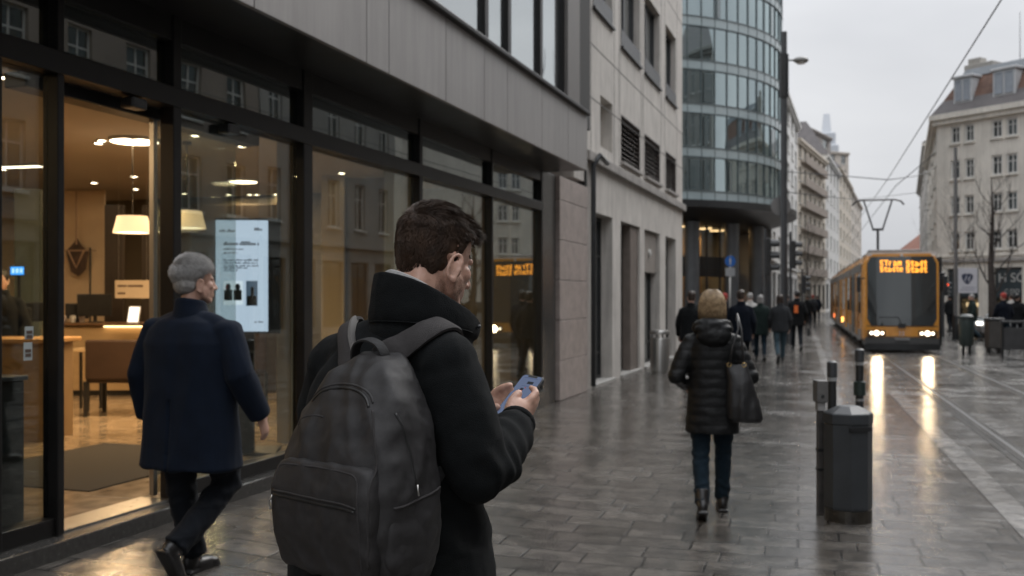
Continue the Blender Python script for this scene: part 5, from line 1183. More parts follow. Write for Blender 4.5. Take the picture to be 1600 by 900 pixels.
def figure(label, loc, rz, H=1.75, coat=None, hem=.75, leg=None, hair=None, hairlen=0, shoe=None, stride=.6, armL=None, armR=None, wide=1.0, vox=.014, headyaw=0., headpitch=0., fold=.008, group=None, legpose=None, coatfn=None, bulge=1.0, bald=False, hat=None, shoe_h=0.0, e=None, flip=1, hs=1.0):
    s = H/1.75; e = e or empty('person', loc, rz, label, 'person', group)
    lg = legpose or [legs(stride*flip, s, 1), legs(-stride*flip, s, -1)]
    mz = min(l[2].z for l in lg); dz = .085*s - mz
    lg = [(h+Vector((0,0,dz)), k+Vector((0,0,dz)), a+Vector((0,0,dz)), f) for h, k, a, f in lg]
    Z = lambda z: z*s+dz
    sh = [Vector((i*.172*wide*s, 0, Z(1.372))) for i in (1, -1)]
    aR = armR or ((.245,-.05,1.12),(.235,.08,.88)); aL = armL or ((-.245,.03,1.12),(-.235,.16,.90))
    arms = [[sh[0]]+[Vector((p[0]*s,p[1]*s,Z(p[2]))) for p in aR], [sh[1]]+[Vector((p[0]*s,p[1]*s,Z(p[2]))) for p in aL]]
    hc = Vector((0,.03*s,Z(1.635))); HM = Matrix.Translation(hc) @ Matrix.Rotation(-headyaw, 4, 'Z') @ Matrix.Rotation(-headpitch, 4, 'X') @ Matrix.Scale(hs, 4)
    b = MB(); head_shapes(b, HM, s*.98)
    b.tube([hc+Vector((0,-.025,-.05))*s, Vector((0,-.015,Z(1.42)))], [.053*s,.06*s], n=14, round_=True)
    b.loft([sup(0,0,Z(z),rx*s*wide,ry*s) for z, rx, ry in ((.88,.13,.09),(1.1,.13,.09),(1.35,.155,.09),(1.43,.07,.06))])
    for a in arms: b.tube(a, [.05*s,.04*s,.027*s], n=10, round_=True)
    for a, sd_ in zip(arms, (1, -1)):
        d = (a[2]-a[1]).normalized(); hand(b, a[2], d*.8+Vector((0,0,-.35)), Vector((sd_,0,.1)), -sd_, s, .45)
    for h, k, a, f in lg: b.tube([h, k, a], [.075*s,.05*s,.036*s], n=12, round_=True)
    b.ell((0,0,Z(.92)), (.14*s,.1*s,.12*s))
    ob = organic(b, vox*.62, 4); ob.build('body', SKIN, e, True)
    # coat
    c = MB(); w_ = wide
    rings = [(1.475,.062,.06),(1.445,.105,.08),(1.41,.140*w_,.100*bulge),(1.365,.178*w_,.115*bulge),(1.30,.200*w_,.130*bulge),(1.15,.193*w_,.135*bulge),(1.0,.198*w_,.142*bulge),(hem+.10,.212*w_,.150*bulge),(hem,.218*w_,.156*bulge)]
    c.loft([sup(0,-.005*s,Z(z),rx*s,ry*s) for z, rx, ry in rings])
    for a in arms:
        c.tube([a[0]+Vector((0,0,-.01)), (a[0]+a[1])/2, a[1], (a[1]+a[2])/2, a[2]], [x*s*bulge for x in (.066,.067,.062,.055,.047)], n=14, round_=False)
        c.ell(a[0], (.064*s*bulge,.068*s*bulge,.060*s)); c.tube([Vector((0,-.01*s,Z(1.435))), a[0]+Vector((0,0,.0))], [.062*s,.058*s], n=14)
        c.ell(a[1], (.060*s*bulge,)*3)
    c.tube([Vector((0,-.01*s,Z(1.44))), Vector((0,-.0*s,Z(1.525)))], [.085*s,.078*s], n=16)
    oc = organic(c, vox*.85, 5, coatfn(Z, s) if coatfn else folds(fold, seed=loc[0] if loc else 0)); oc.build('coat', coat, e, True)
    # trousers
    t = MB()
    for h, k, a, f in lg: t.tube([h+Vector((0,0,.03)), (h+k)/2, k, (k+a)/2, a+Vector((0,0,.02))], [x*s*(1+(wide-1)*.55) for x in (.095,.083,.066,.060,.056)], n=14)
    t.ell((0,0,Z(.93)), (.165*s,.115*s,.12*s))
    organic(t, vox*.85, 4, lambda p, n: folds(.007, 11, .8)(p, n)+.004*math.sin(p.z*70+6*mnoise.noise(p*8))*(1 if p.z < .28*s or abs(p.z-.5*s) < .09 else .2)).build('trousers', leg, e, True)
    for h, k, a, f in lg:
        q = MB(); q.ell((0,.055,-.045), (.045,.115,.04)); q.ell((0,.14,-.052), (.045,.05,.03)); q.ell((0,-.03,-.02), (.042,.05,.055)); q.tube([(0,-.012,.0),(0,-.012,.06+shoe_h)], [.05,.052+shoe_h*.05], n=14)
        q.box(-.043,.043,-.075,.18,-.085,-.065,.006)
        q.v = [(x*s, y*s, z*s) for x, y, z in q.v]
        o = organic(q, .009, 3); o.xf(Matrix.Translation(a) @ Matrix.Rotation(f, 4, 'X')); o.build('shoe', shoe or BLACK, e, True)
    # hair
    if hair:
        q = MB()
        def E(c_, r_): w = MB(); w.ell((0,0,0), r_); w.xf(HM @ Matrix.Translation(Vector(c_)*s) @ Matrix.Scale(s, 4)); q.add(w.v, w.f)
        E((0,-.022,.042), (.085,.100,.085)); E((0,-.05,-.01), (.076,.062,.07))
        if hairlen > 0:
            E((0,-.035,-.05), (.085,.07,.08+hairlen)); 
            for x in (-1,1): E((x*.055,-.01,-.045), (.034,.05,.07+hairlen))
        organic(q, .010, 3, lambda p, n: .006*mnoise.noise(p*22)+.003*mnoise.noise(p*60)).build('hair' if not hat else 'hat', hair, e, True)
    return e, HM, s, Z
HB = mat('brown_hair', (.035,.021,.014), .5, .5, 30, .4, 90, stretch=(1,1,.2)); HG = mat('grey_hair', (.30,.29,.28), .55, .4, 30, .4, 90, stretch=(1,1,.25)); HBL = mat('blond_hair', (.20,.13,.065), .45, .45, 26, .4, 90, col2=(.36,.25,.14), stretch=(1,1,.15)); HBS = mat('blond_strand', (.15,.095,.05), .4, .45, 34, col2=(.46,.33,.19)); HK = mat('black_hair', (.012,.010,.009), .5, .3, 30, .3, 90)
CBK = cloth('black_wool', (.007,.008,.009)); CNV = cloth('navy_wool', (.004,.0065,.0125)); CGR = cloth('green_black_cloth', (.014,.024,.022)); CGY = cloth('charcoal_cloth', (.030,.032,.035)); JN = cloth('dark_denim', (.010,.020,.030)); JN2 = cloth('blue_denim', (.05,.08,.10)); TRK = cloth('dark_trousers', (.010,.012,.016))
WHT = cloth('pale_jacket', (.45,.44,.42)); RED = cloth('red_knit', (.35,.06,.05)); ORG = mat('orange_patch', (.75,.16,.03), .5)
def ground_at(px, z):
    w = PZ(px, z, 0); w.z = gz(w.x, w.y); return w
# walkers in the street, near to far
W_ = [
 (1080,18.5,0,1.72,CBK,.80,TRK,HB,0,.5,'man in a black coat half hidden behind the woman in the padded jacket'),
 (1158,20,0,1.75,CNV,.72,TRK,HB,0,.55,'man in a navy coat walking away just right of the blond woman'),
 (1188,25.0,0,1.66,CGR,.70,JN,HG,.02,.5,'grey haired walker in a dark green coat and jeans'),
 (1219,24.5,R(3),1.68,CGY,.80,JN2,HB,.10,.7,'long haired walker in a charcoal jacket and pale jeans in front of the lamp post'),
 (1245,30.0,0,1.80,CBK,.72,TRK,HK,0,.5,'man in black with an orange patch on his back beside the lamp post'),
 (1132,24,R(-10),1.70,CNV,.8,TRK,RED,0,.4,'person in a red cap hidden behind the blond woman'),
 (1172,29,0,1.72,WHT,.85,TRK,HG,0,.4,'person in a pale jacket among the dark coats'),
 (1232,40,0,1.7,CGY,.8,TRK,HB,0,.5,'far grey walker right of the charcoal jacket'),
 (1262,52,0,1.7,CBK,.75,TRK,HB,0,.6,'far dark walker near the tram, left one of two'),
 (1270,58,0,1.72,CGY,.75,TRK,RED,0,.4,'far walker in a red hat near the tram'),
 (1277,66,0,1.72,CNV,.75,TRK,HB,0,.5,'farthest dark walker beside the tram tail'),
 (1098,26,R(170),1.7,CBK,.75,TRK,HK,0,.5,'dark walker by the glass doors under the round building'),
 (1568,30,R(15),1.72,CNV,.85,JN,RED,0,.3,'person in a navy jacket and red cap behind the far railing'),
 (1589,33,R(-30),1.70,CBK,.80,TRK,HK,0,.4,'dark dressed person right of the one in the red cap'),
 (1519,36,R(100),1.72,CGR,.75,JN2,HG,0,.6,'person in grey green stepping past the banner pole'),
 (1484,46,R(20),1.7,CBK,.8,TRK,HK,0,.4,'dark figure at the shop door left of the banner pole'),
 (1580,40,R(10),1.7,WHT,.8,TRK,HB,0,.4,'pale jacketed person by the shop front behind the red cap'),
]
for i, (px, z, rz, H, ct, hem, lg_, hr, hl, st, lab) in enumerate(W_):
    w = ground_at(px, z); e, HM, s, Z = figure(lab, w, TH*.3+rz, H, ct, hem, lg_, hr, hl, stride=st, vox=.016 if z < 35 else .026, group='walkers in the street', flip=1 if i % 2 else -1, headyaw=R((-12,8,0,15)[i % 4]))
    if 'orange patch' in lab:
        b = MB(); b.box(-.09,.02,-.20,-.14,Z(1.10),Z(1.32),.03); b.build('orange_patch', ORG, e)
        h_ = empty('hand_bag', Vector(w)+Vector((.34,.08,.42)), 0, 'small black bag hanging from the hand of the man in black', 'bag'); b = MB(); b.box(-.04,.04,-.14,.14,0,.26,.03); b.build('bag_body', BLACK, h_); b = MB(); b.tube([(0,-.08,.25),(0,-.06,.40),(0,.06,.40),(0,.08,.25)], .008, n=6); b.build('handle', BLACK, h_)
# ---- woman in the padded jacket
def quilt(Z, s):
    def f(p, n):
        z = p.z/s; a = abs(math.sin(math.pi*z/.072)); d = .0040*(a**.6)-.002
        if z > 1.36: d *= .7
        return d + .005*mnoise.noise(Vector((p.x*14,p.y*14,p.z*22))) + .006*mnoise.noise(p*5)
    return f
PUF = mat('black_nylon', (.006,.0065,.007), .5, .2, 6, .3, 60, spec=.28)
wz = 7.3; w = ground_at(1113, wz)
e, HM, s, Z = figure('blond woman in a long black padded jacket and boots walking away from us', w, TH*.55, 1.635, PUF, .66, JN, None, 0, stride=.42, armR=((.285,-.07,1.10),(.20,.13,1.02)), armL=((-.285,-.07,1.10),(-.20,.13,1.02)), vox=.010, wide=.96, bulge=1.10, coatfn=quilt, shoe=mat('black_leather', (.014,.013,.013), .35, .2, 8), shoe_h=.06, flip=1)
q = MB()
def E(c_, r_): v = MB(); v.ell((0,0,0), r_); v.xf(HM @ Matrix.Translation(Vector(c_)*s)); q.add(v.v, v.f)
E((0,-.02,.036), (.094,.106,.080)); E((0,-.035,-.03), (.104,.084,.075)); E((.055,-.01,-.055), (.05,.06,.06)); E((-.055,-.01,-.055), (.05,.06,.06))
organic(q, .006, 4, lambda p, n: .006*mnoise.noise(Vector((p.x*30,p.y*30,p.z*9)))+.003*mnoise.noise(p*70)).build('hair', HBL, e, True)
hcw = HM.translation
def bob(i, rg_):
    a = rg_.uniform(0, 2*math.pi); el = rg_.uniform(-.5, 1.35)
    if math.sin(a) > .55 and el < .7: return None
    d = Vector((math.cos(a)*math.cos(el), math.sin(a)*math.cos(el), math.sin(el))); p = Vector((d.x*.097, d.y*.108-.02, d.z*.082+.036)); pts = [p]; v = Vector((d.x*.25, d.y*.25, -1)).normalized()
    L = rg_.uniform(.05,.13); wv = .5*mnoise.noise(d*2.5)+rg_.uniform(-.06,.06)
    for k in range(5):
        v = (v+Vector((wv*.12*math.cos(k), wv*.1, -.35))+Vector((-p.x,-p.y-.02,0))*1.2*(k/5)).normalized(); p = p+v*L/5
        dd_ = Vector((p.x/.107, (p.y+.025)/.109, (p.z-.02)/.13)); 
        if dd_.length < 1.0: p = Vector((p.x/dd_.length, (p.y+.025)/dd_.length-.025, (p.z-.02)/dd_.length+.02))
        pts.append(p)
    return [HM @ (x*s) for x in pts]
strands(bob, 9000, None, None, r=.0008, seed=4).build('hair_strands', HBS, e, True)
# hood lying on the shoulders
q = MB()
pts = [(R(a)) for a in range(-150, 151, 15)]
q.tube([Vector((.105*math.sin(a), -.02-.095*math.cos(a), Z(1.50)-.045*math.sin(a/2)**2)) for a in pts], [.030+.022*math.cos(a/2) for a in pts], n=14, round_=True)
q.ell((0,-.13,Z(1.42)), (.125,.055,.085)); q.ell((0,-.115,Z(1.47)), (.14,.06,.05)); q.tube([(0,0,Z(1.44)),(0,.005,Z(1.54))], [.10,.082], n=18)
organic(q, .009, 4, lambda p, n: .009*mnoise.noise(Vector((p.x*9,p.y*12,p.z*26)))+.004*mnoise.noise(p*35)).build('hood', PUF, e, True)
b = MB(); b.lathe([(.012,0),(.012,.006),(.001,.008)], n=10); b.xf(Matrix.Translation((-.19,-.175,Z(1.10))) @ Matrix.Rotation(R(90),4,'X')); b.build('button', STEEL, e)
# her bag
BG = empty('hand_bag', w, TH*.55, 'soft black leather shoulder bag hanging at the blond woman\'s right side', 'bag')
q = MB(); q.loft([sup(.190+dx_,-.15,z_,rx_,ry_,24,2.6) for z_, rx_, ry_, dx_ in ((.70,.10,.04,.035),(.73,.125,.062,.03),(.82,.122,.072,.02),(.95,.10,.062,.0),(1.05,.085,.04,-.02),(1.12,.078,.02,-.03))])
BLE = mat('bag_leather', (.016,.016,.017), .36, .2, 8, .2, 90)
organic(q, .008, 3, lambda p, n: .010*(mnoise.noise(Vector((p.x*18,p.y*18,p.z*4)))-abs(mnoise.noise(p*9))*.5)).build('bag_body', BLE, BG, True)
b = MB()
for dx_, dy_ in ((-.055,-.01),(.05,.01)): b.tube([(.160+dx_,-.16+dy_,1.10),(.165+dx_*.7,-.175+dy_,1.24),(.185+dx_*.2,-.13,1.37),(.175,-.03,1.475),(.18,.06,1.43)], .008, n=8)
b.build('strap', BLE, BG, True)
for dx_ in (-.055,.05):
    b = MB()
    ring = [Vector((.160+dx_+.014*math.cos(t), -.175, 1.115+.014*math.sin(t))) for t in [2*math.pi*k/12 for k in range(13)]]; b.tube(ring, .003, n=6)
    b.build('buckle', mat('brass', (.55,.38,.16), .3, metal=.9), BG, True)
# ---- older man passing the doors
oz = 5.28; w = ground_at(299, oz)
CNV2 = cloth('navy_overcoat', (.006,.0105,.021))
def coatman(Z, s):
    f0 = folds(.012, 5, .35, 3.0)
    def f(p, n):
        d = f0(p, n)
        if abs(p.x) < .012 and p.y < 0 and p.z < Z(1.0): d -= .010
        return d
    return f
orz = TH - R(24)
hipR = Vector((.095,0,.90)); hipL = Vector((-.095,0,.90))
lp = [(hipR, Vector((.115,.15,.50)), Vector((.06,-.185,.20)), -1.0), (hipL, Vector((-.09,.02,.49)), Vector((-.07,.10,.085)), .0)]
e, HM, s, Z = figure('grey haired man in a navy coat walking past the open glass doors', w, orz, 1.69, CNV2, .62, TRK, None, 0, legpose=lp, armR=((.33,.0,1.13),(.365,.13,.90)), armL=((-.32,-.04,1.12),(-.335,.02,.88)), vox=.010, wide=1.40, bulge=1.20, hs=1.15, headyaw=R(22), coatfn=coatman, shoe=mat('black_leather', (.014,.013,.013)))
q = MB(); q.loft([[(x, y, z-(.035*(y+.1)/.2 if z > Z(1.5) else 0)) for x, y, z in sup(0,-.005,Z(z_),rx_,ry_,24,2.1)] for z_, rx_, ry_ in ((1.40,.125,.10),(1.44,.098,.092),(1.50,.080,.084),(1.548,.078,.082))]); organic(q, .008, 3, folds(.004, 9)).build('collar', CNV2, e, True)
q = MB(); E((0,-.026,.038), (.0765,.092,.080)); E((0,-.05,-.012), (.070,.055,.055))
organic(q, .006, 9, lambda p, n: .003*mnoise.noise(p*30)+.002*mnoise.noise(p*90)).build('hair', HG, e, True)
def shorthair(HM, s, L0, L1, flow, a=(.0805,.0985,.0825), c=(0,-.020,.040), face=.50, low=-.95, quiff=None):
    def f(i, rg_):
        z = rg_.uniform(low, 1); t = rg_.uniform(0, 2*math.pi); r_ = math.sqrt(max(0,1-z*z)); d = Vector((r_*math.cos(t), r_*math.sin(t), z))
        hl = .30 if d.y > .35 else (.30-.9*(.35-d.y) if d.y > -.25 else -.9)   # hairline height by how far forward
        if d.z < hl-.08*rg_.random(): return None
        p0 = Vector((c[0]+d.x*a[0], c[1]+d.y*a[1], c[2]+d.z*a[2])); n = Vector((d.x/a[0], d.y/a[1], d.z/a[2])).normalized()
        v = flow(d, rg_); v = (v-n*v.dot(n)).normalized(); L = L0+(L1-L0)*max(0, min(1, (d.z+.1)/.9)); L *= rg_.uniform(.6,1.15)
        lift = rg_.uniform(.12,.32) + .15*max(0, d.z); pts = [p0]; p = p0
        if quiff: lift, L = quiff(d, lift, L, rg_)
        for k in range(5):
            p = p+(v+n*lift*(1-.25*k)+Vector((rg_.uniform(-.12,.12),rg_.uniform(-.12,.12),rg_.uniform(-.12,.12)))).normalized()*L/5; pts.append(p)
        return [HM @ (x*s) for x in pts]
    return f
def fl(d, g): t = max(0, min(1, (d.z+.2)/1.0)); return Vector((d.x*.3+g.uniform(-.3,.3)+.5*mnoise.noise(d*3), 1.0*t-.45*(1-t), -.9*(1-t)-.12))
strands(shorthair(HM, s, .024, .052, fl), 9000, None, None, r=.0009, seed=8).build('hair_strands', mat('silver_hair', (.55,.54,.53), .5, .3, 40), e, True)

w = onw(2, 10.2); w.z = FLR
figure('dark dressed clerk standing at the far left edge behind the glass', w, TH+R(200), 1.62, CBK, .80, TRK, HK, 0, stride=.0, vox=.014, group=None)
# ------------------------------------------------------------------ the man with the phone, close to us
# figure frame: x to the right of the picture, y away from the camera, z up, origin under his spine
mu, mv = -.283, 2.29
mo = Vector((mu*CT - mv*ST, mu*ST + mv*CT, 0)); mo.z = 0
MAN = empty('person', mo, TH, 'dark haired man in a black coat looking down at a phone, seen from behind', 'person')
def fp(px, py, z): return Vector(((px-800)/F*z - mu, z - mv, CH-(py-HOR)/F*z))
PSI = R(38); fw_ = Vector((math.sin(PSI), math.cos(PSI), 0)); rt_ = Vector((math.cos(PSI), -math.sin(PSI), 0))
def bl(r, f, z): return rt_*r + fw_*f + Vector((0,0,z))
COAT = mat('black_wool_coat', (.0065,.0075,.008), .95, .25, 30, .35, 420, spec=.12, sheen=.02)
# ---- head
HC = Vector((-.178-mu, 2.372-mv, 1.688)); yaw = R(43); pit = R(15)
HM = Matrix.Translation(HC) @ Matrix.Rotation(-yaw, 4, 'Z') @ Matrix.Rotation(-pit, 4, 'X')
b = MB(); head_shapes(b, HM, 1.0)
nb = bl(.045, .035, 1.50)
b.tube([HM @ Vector((0,-.030,-.045)), HM @ Vector((0,-.045,-.11)), nb], [.057,.059,.066], n=20, round_=True)
for sx_ in (-1, 1): b.tube([HM @ Vector((sx_*.022,-.062,-.03)), nb+rt_*sx_*.02-fw_*.03], [.026,.034], n=12, round_=True)
b.tube([nb, bl(0,0,1.0)], [.07,.11], n=16, round_=True)
for a in ((bl(0,0,1.38), bl(.17,0,1.44)), (bl(0,0,1.38), bl(-.17,0,1.44))): b.tube(a, [.08,.05], n=12, round_=True)
# legs core
for sx_ in (-1, 1): b.tube([bl(0,0,1.0), bl(sx_*.09,0,.92), bl(sx_*.095,.02,.50), bl(sx_*.10,-.01,.09)], [.10,.085,.05,.038], n=14, round_=True)
# right arm and hand
def ch(pts, up=None): 
    b.tube([fp(*p[:3]) for p in pts], [p[3] for p in pts], n=12, round_=True)
ch([(705,556,2.16,.05),(745,735,2.12,.042),(804,672,2.30,.029),(806,657,2.342,.026)])
ch([(806,657,2.342,.0255),(809,647,2.352,.0265),(814,640,2.362,.026)]); ch([(811,648,2.355,.024),(819,638,2.366,.021),(824,634,2.372,.017)])
ch([(803,652,2.340,.018),(797,640,2.345,.0165),(801,627,2.362,.0135),(807,618,2.374,.0115),(810,615,2.379,.0105)])
ch([(820,634,2.366,.0145),(830,624,2.368,.0118),(837,615,2.384,.0105),(835,609,2.402,.0088),(830,606,2.415,.0075)])
ch([(822,638,2.370,.0135),(833,630,2.374,.0115),(838,623,2.395,.0100),(833,617,2.420,.0080)])
ch([(821,643,2.368,.0125),(831,638,2.374,.0108),(836,632,2.395,.0092),(831,627,2.418,.0078)])
ch([(818,650,2.358,.0120),(827,647,2.370,.0098),(832,641,2.388,.0084),(828,637,2.405,.0072)])
# left arm and hand, behind the phone
ch([(520,562,2.42,.05),(530,745,2.52,.042),(700,690,2.54,.032),(752,655,2.50,.027)])
ch([(752,655,2.50,.026),(762,641,2.475,.030),(770,629,2.462,.026)])
ch([(768,626,2.455,.0145),(775,613,2.452,.0118),(785,606,2.446,.0102),(797,602,2.440,.0085)])
ch([(770,632,2.458,.0140),(779,621,2.454,.0115),(790,615,2.448,.0100),(800,611,2.442,.0085)])
ch([(771,639,2.455,.0130),(780,631,2.450,.0108),(790,626,2.444,.0092),(798,623,2.440,.0078)])
ch([(770,646,2.450,.0120),(778,640,2.445,.0098),(786,636,2.440,.0085),(793,633,2.436,.0072)])
ch([(762,645,2.455,.016),(768,640,2.42,.0135),(776,636,2.402,.0105)])
def skd(p, n): return .0006*mnoise.noise(p*130)+.0008*mnoise.noise(p*55)
body = organic(b, .0036, 7, skd, .5); body.build('body', SKIN, MAN, True)
from mathutils.bvhtree import BVHTree
BB = BVHTree.FromPolygons(body.v, body.f)
def onface(x, z, off=.0005):
    o_ = HM @ Vector((x, .2, z)); d_ = (HM.to_3x3() @ Vector((0,-1,0))).normalized(); h_ = BB.ray_cast(o_, d_); return (h_[0]-d_*off) if h_[0] else HM @ Vector((x,.08,z))
# brows, beard shadow, eyes
HAIRM = mat('dark_brown_hair', (.050,.029,.018), .5, .4, 30, spec=.35)
b = MB()
for sx_ in (-1, 1):
    b.ell(HM @ Vector((sx_*.031,.067,.0)), (.012,.012,.012))
b.build('eye', mat('eye_white', (.6,.58,.55), .2), MAN, True)
def brow(i, g):
    x = g.uniform(.013,.050); z = .019+.005*math.sin((x-.012)/.04*2.6)+g.uniform(-.0028,.0028); return [onface(BSIDE*(x+.0022*k), z+.0004*k, .0004+.0003*k) for k in range(4)]
for BSIDE in (-1, 1): strands(brow, 210, None, None, r=.0007, seed=2).build('eyebrow', HAIRM, MAN, True)
b = MB()
for sx_ in (-1, 1): b.tube([onface(sx_*x, -.002+.002*math.sin((x-.018)*130), .0006) for x in (.018,.026,.034,.042)], .0006, n=6)
b.build('eyelash', HAIRM, MAN, True)
def stub(i, g):
    sx_ = 1 if g.random() < .5 else -1; y = g.uniform(-.005,.085); z = g.uniform(-.115,-.038-.25*max(0,.04-abs(y-.03))*0)
    if z > -.055 and y > .045 and g.random() < .5: return None
    o_ = HM @ Vector((sx_*.2, y, z)); d_ = (HM.to_3x3() @ Vector((-sx_,-.25,.1))).normalized(); h_ = BB.ray_cast(o_, d_)
    if not h_[0]: return None
    n_ = h_[1]; v_ = (n_*.5+(HM.to_3x3() @ Vector((0,-.3,-.8)))).normalized(); return [h_[0]-n_*.0003+v_*.0007*k for k in range(4)]
strands(stub, 6500, None, None, r=.00016, seed=5).build('beard_stubble', HAIRM, MAN, True)
# ---- hair: a cap under several thousand strands, longer and swept up on top
q = MB()
def E(c_, r_, rot=None): v = MB(); v.ell((0,0,0), r_, rot); v.xf(HM @ Matrix.Translation(Vector(c_))); q.add(v.v, v.f)
E((0,-.022,.042), (.0765,.0955,.084)); E((0,-.045,-.005), (.069,.056,.060)); E((0,.035,.075), (.060,.052,.040)); E((0,.0,.075), (.064,.080,.050)); E((0,-.052,-.046), (.050,.036,.050))
organic(q, .0045, 3, lambda p, n: .003*mnoise.noise(p*45)+.0015*mnoise.noise(p*110)).build('hair', HAIRM, MAN, True)
ax, cx3 = (.0785,.0985,.0860), (0,-.020,.040)
def manhair(i, g):
    z = g.uniform(-.98, 1); t = g.uniform(0, 2*math.pi); r_ = math.sqrt(max(0,1-z*z)); d = Vector((r_*math.cos(t), r_*math.sin(t), z))
    # hairline: high on the forehead, over the ear at the side, low at the nape
    if d.y > .55: hl = .42
    elif d.y > .12: hl = -.62+(d.y-.12)*2.4
    elif d.y > -.22: hl = -.02+.12*math.cos((d.y+.05)*9)
    else: hl = -.93
    if d.z < hl-.05*g.random(): return None
    az = ax[2] if not (d.z < 0 and d.y < .0) else ax[2]+.050*min(1, -d.y*3)
    p0 = Vector((cx3[0]+d.x*ax[0], cx3[1]+d.y*ax[1], cx3[2]+d.z*az)); n = Vector((d.x/ax[0], d.y/ax[1], d.z/az)).normalized()
    top = max(0, min(1, (d.z-.15)/.55))
    sw = mnoise.noise(Vector((d.x*3.2, d.y*3.2, d.z*3.2+5)))          # locks lie together
    sw2 = mnoise.noise(Vector((d.x*8, d.y*8+3, d.z*8)))
    flow = Vector((.35*d.x+sw*.9+sw2*.4, .95*top-.25*(1-top), -.95*(1-top)+.10*top))
    v = (flow-n*flow.dot(n)).normalized(); front = max(0, min(1, (d.y-.15)/.5))*top
    L = (.012+.030*top+.020*front)*g.uniform(.65,1.15); lift = .30+.22*top+.50*front+.25*sw2; pts = [p0]; p = p0; k_ = Vector((g.uniform(-.10,.10),g.uniform(-.10,.10),g.uniform(-.10,.10)))
    for k in range(6):
        cur = lift*(1-.30*k) if not front else lift*(1-.16*k)
        p = p+(v+n*cur+k_+Vector((sw*.15*k,0,0))).normalized()*L/6; pts.append(p)
    return [HM @ x for x in pts]
strands(manhair, 26000, None, None, r=.00062, seed=21).build('hair_strands', HAIRM, MAN, True)
# ---- coat
c = MB()
def ring(z, rx, ry, cr=0, cf=0, e_=2.4): 
    o = bl(cr, cf, 0); return sup(o.x, o.y, z, rx, ry, 40, e_, -PSI)
c.loft([ring(z, rx, ry, cr, cf) for z, rx, ry, cr, cf in ((.72,.265,.205,0,.01),(.85,.262,.20,0,.01),(1.0,.248,.185,.0,.005),(1.12,.235,.165,0,0),(1.25,.222,.152,0,0),(1.36,.210,.140,0,0),(1.42,.185,.122,0,.0),(1.465,.145,.105,.005,.005),(1.505,.115,.095,.015,.015),(1.53,.09,.08,.03,.03))])
def sl(pts): c.tube([fp(*p[:3]) for p in pts], [p[3] for p in pts], n=22, round_=False)
c.ell(fp(700,568,2.165), (.066,.074,.066)); c.ell(fp(524,572,2.42), (.066,.074,.066)); nk_ = bl(.02,.0,1.478)
c.tube([nk_, nk_*.5+fp(700,560,2.165)*.5+Vector((0,0,.004)), fp(700,562,2.165)], [.080,.074,.060], n=20, round_=True); c.tube([nk_, nk_*.5+fp(524,566,2.42)*.5+Vector((0,0,.004)), fp(524,566,2.42)], [.080,.074,.060], n=20, round_=True)
sl([(697,560,2.17,.062),(706,595,2.155,.071),(722,650,2.14,.073),(738,715,2.12,.069),(748,742,2.12,.062)])
c.ell(fp(748,736,2.125), (.066,.066,.064))
sl([(744,738,2.12,.064),(765,722,2.17,.062),(785,700,2.235,.058),(799,678,2.295,.050),(807,663,2.330,.043)])
sl([(527,562,2.42,.062),(512,640,2.46,.072),(520,740,2.52,.064)]); c.ell(fp(520,742,2.52), (.065,.065,.065)); sl([(520,742,2.52,.062),(620,712,2.56,.058),(700,690,2.545,.050),(748,660,2.505,.043)])
f0 = folds(.0085, 5.0, .45, 1.7)
el_ = fp(748,736,2.125); ax_ = (fp(807,663,2.33)-el_).normalized(); sh_ = fp(703,562,2.16)
def cdisp(p, n):
    d = f0(p, n) + .0016*mnoise.noise(p*38)
    t = (p-el_).dot(ax_); rr_ = ((p-el_)-ax_*t).length
    if -.03 < t < .28 and rr_ < .085: d += .0042*math.sin(t*105+4*mnoise.noise(p*9))*(.4+abs(mnoise.noise(p*6)))      # cuff and forearm creases
    t2 = (p-sh_); 
    if t2.length < .42 and p.z < sh_.z-.1 and p.x > sh_.x-.06: d += .0045*math.sin((p.z*55)+(p.x+p.y)*30+3*mnoise.noise(p*7))*max(0, min(1, (sh_.z-.14-p.z)*8))
    return d
oc = organic(c, .0075, 5, cdisp); MAN_COAT = oc.build('coat', COAT, MAN, True)
# cuff edges
b = MB()
for a_, c_ in (((806,664,2.326),(809,659,2.338)),): 
    A, B = fp(*a_), fp(*c_); b.tube([A, B, B+(B-A)*.3], [.0445,.0440,.042], n=26)
b.build('cuff', COAT, MAN, True)
# pocket flap at the right hip and the seam above it
b = MB(); o = bl(.215,-.10,.98); b.tube([o, o+Vector((.01,-.01,-.08)), o+Vector((.0,.01,-.17))], [.004,.006,.004], n=8); b.build('pocket_edge', COAT, MAN, True)
# ---- turned up collar
def collar_pt(phi, lvl, off=0.0):
    """phi from the nape, positive to his right; lvl 0 foot .. 1 upper edge"""
    a = abs(phi)/R(140); flare = max(0, (abs(phi)-R(80))/R(60))
    cc = bl(.046, .030, 0); rb = .100+.022*a; rtp = .089+.020*a+.046*flare**1.3
    if phi < 0: rtp += .004
    r_ = rb+(rtp-rb)*lvl + .010*math.sin(lvl*math.pi) - .006*math.exp(-((lvl-.34)/.07)**2) + off
    r_ *= 1-.17*max(0, min(1, -phi/R(45)))
    zt = 1.655-.018*a-.100*a**1.9; zb = 1.485-.012*a
    if phi < 0: zt = 1.656-.03*a**1.5-.05*a**3
    z = zb+(zt-zb)*lvl
    return cc + (-fw_*math.cos(phi)+rt_*math.sin(phi))*r_ + Vector((0,0,z))
b = MB(); NP = 56; NL = 12; grid = []
for i in range(NP+1):
    phi = R(-140+280*i/NP); row = []
    for k in range(NL+1):
        l_ = k/NL; row.append(collar_pt(phi, l_, .006))
    row.append(collar_pt(phi, 1.012, .0))
    for k in range(NL, -1, -1): row.append(collar_pt(phi, k/NL, -.006))
    grid.append([p + Vector((0,0,0)) for p in row])
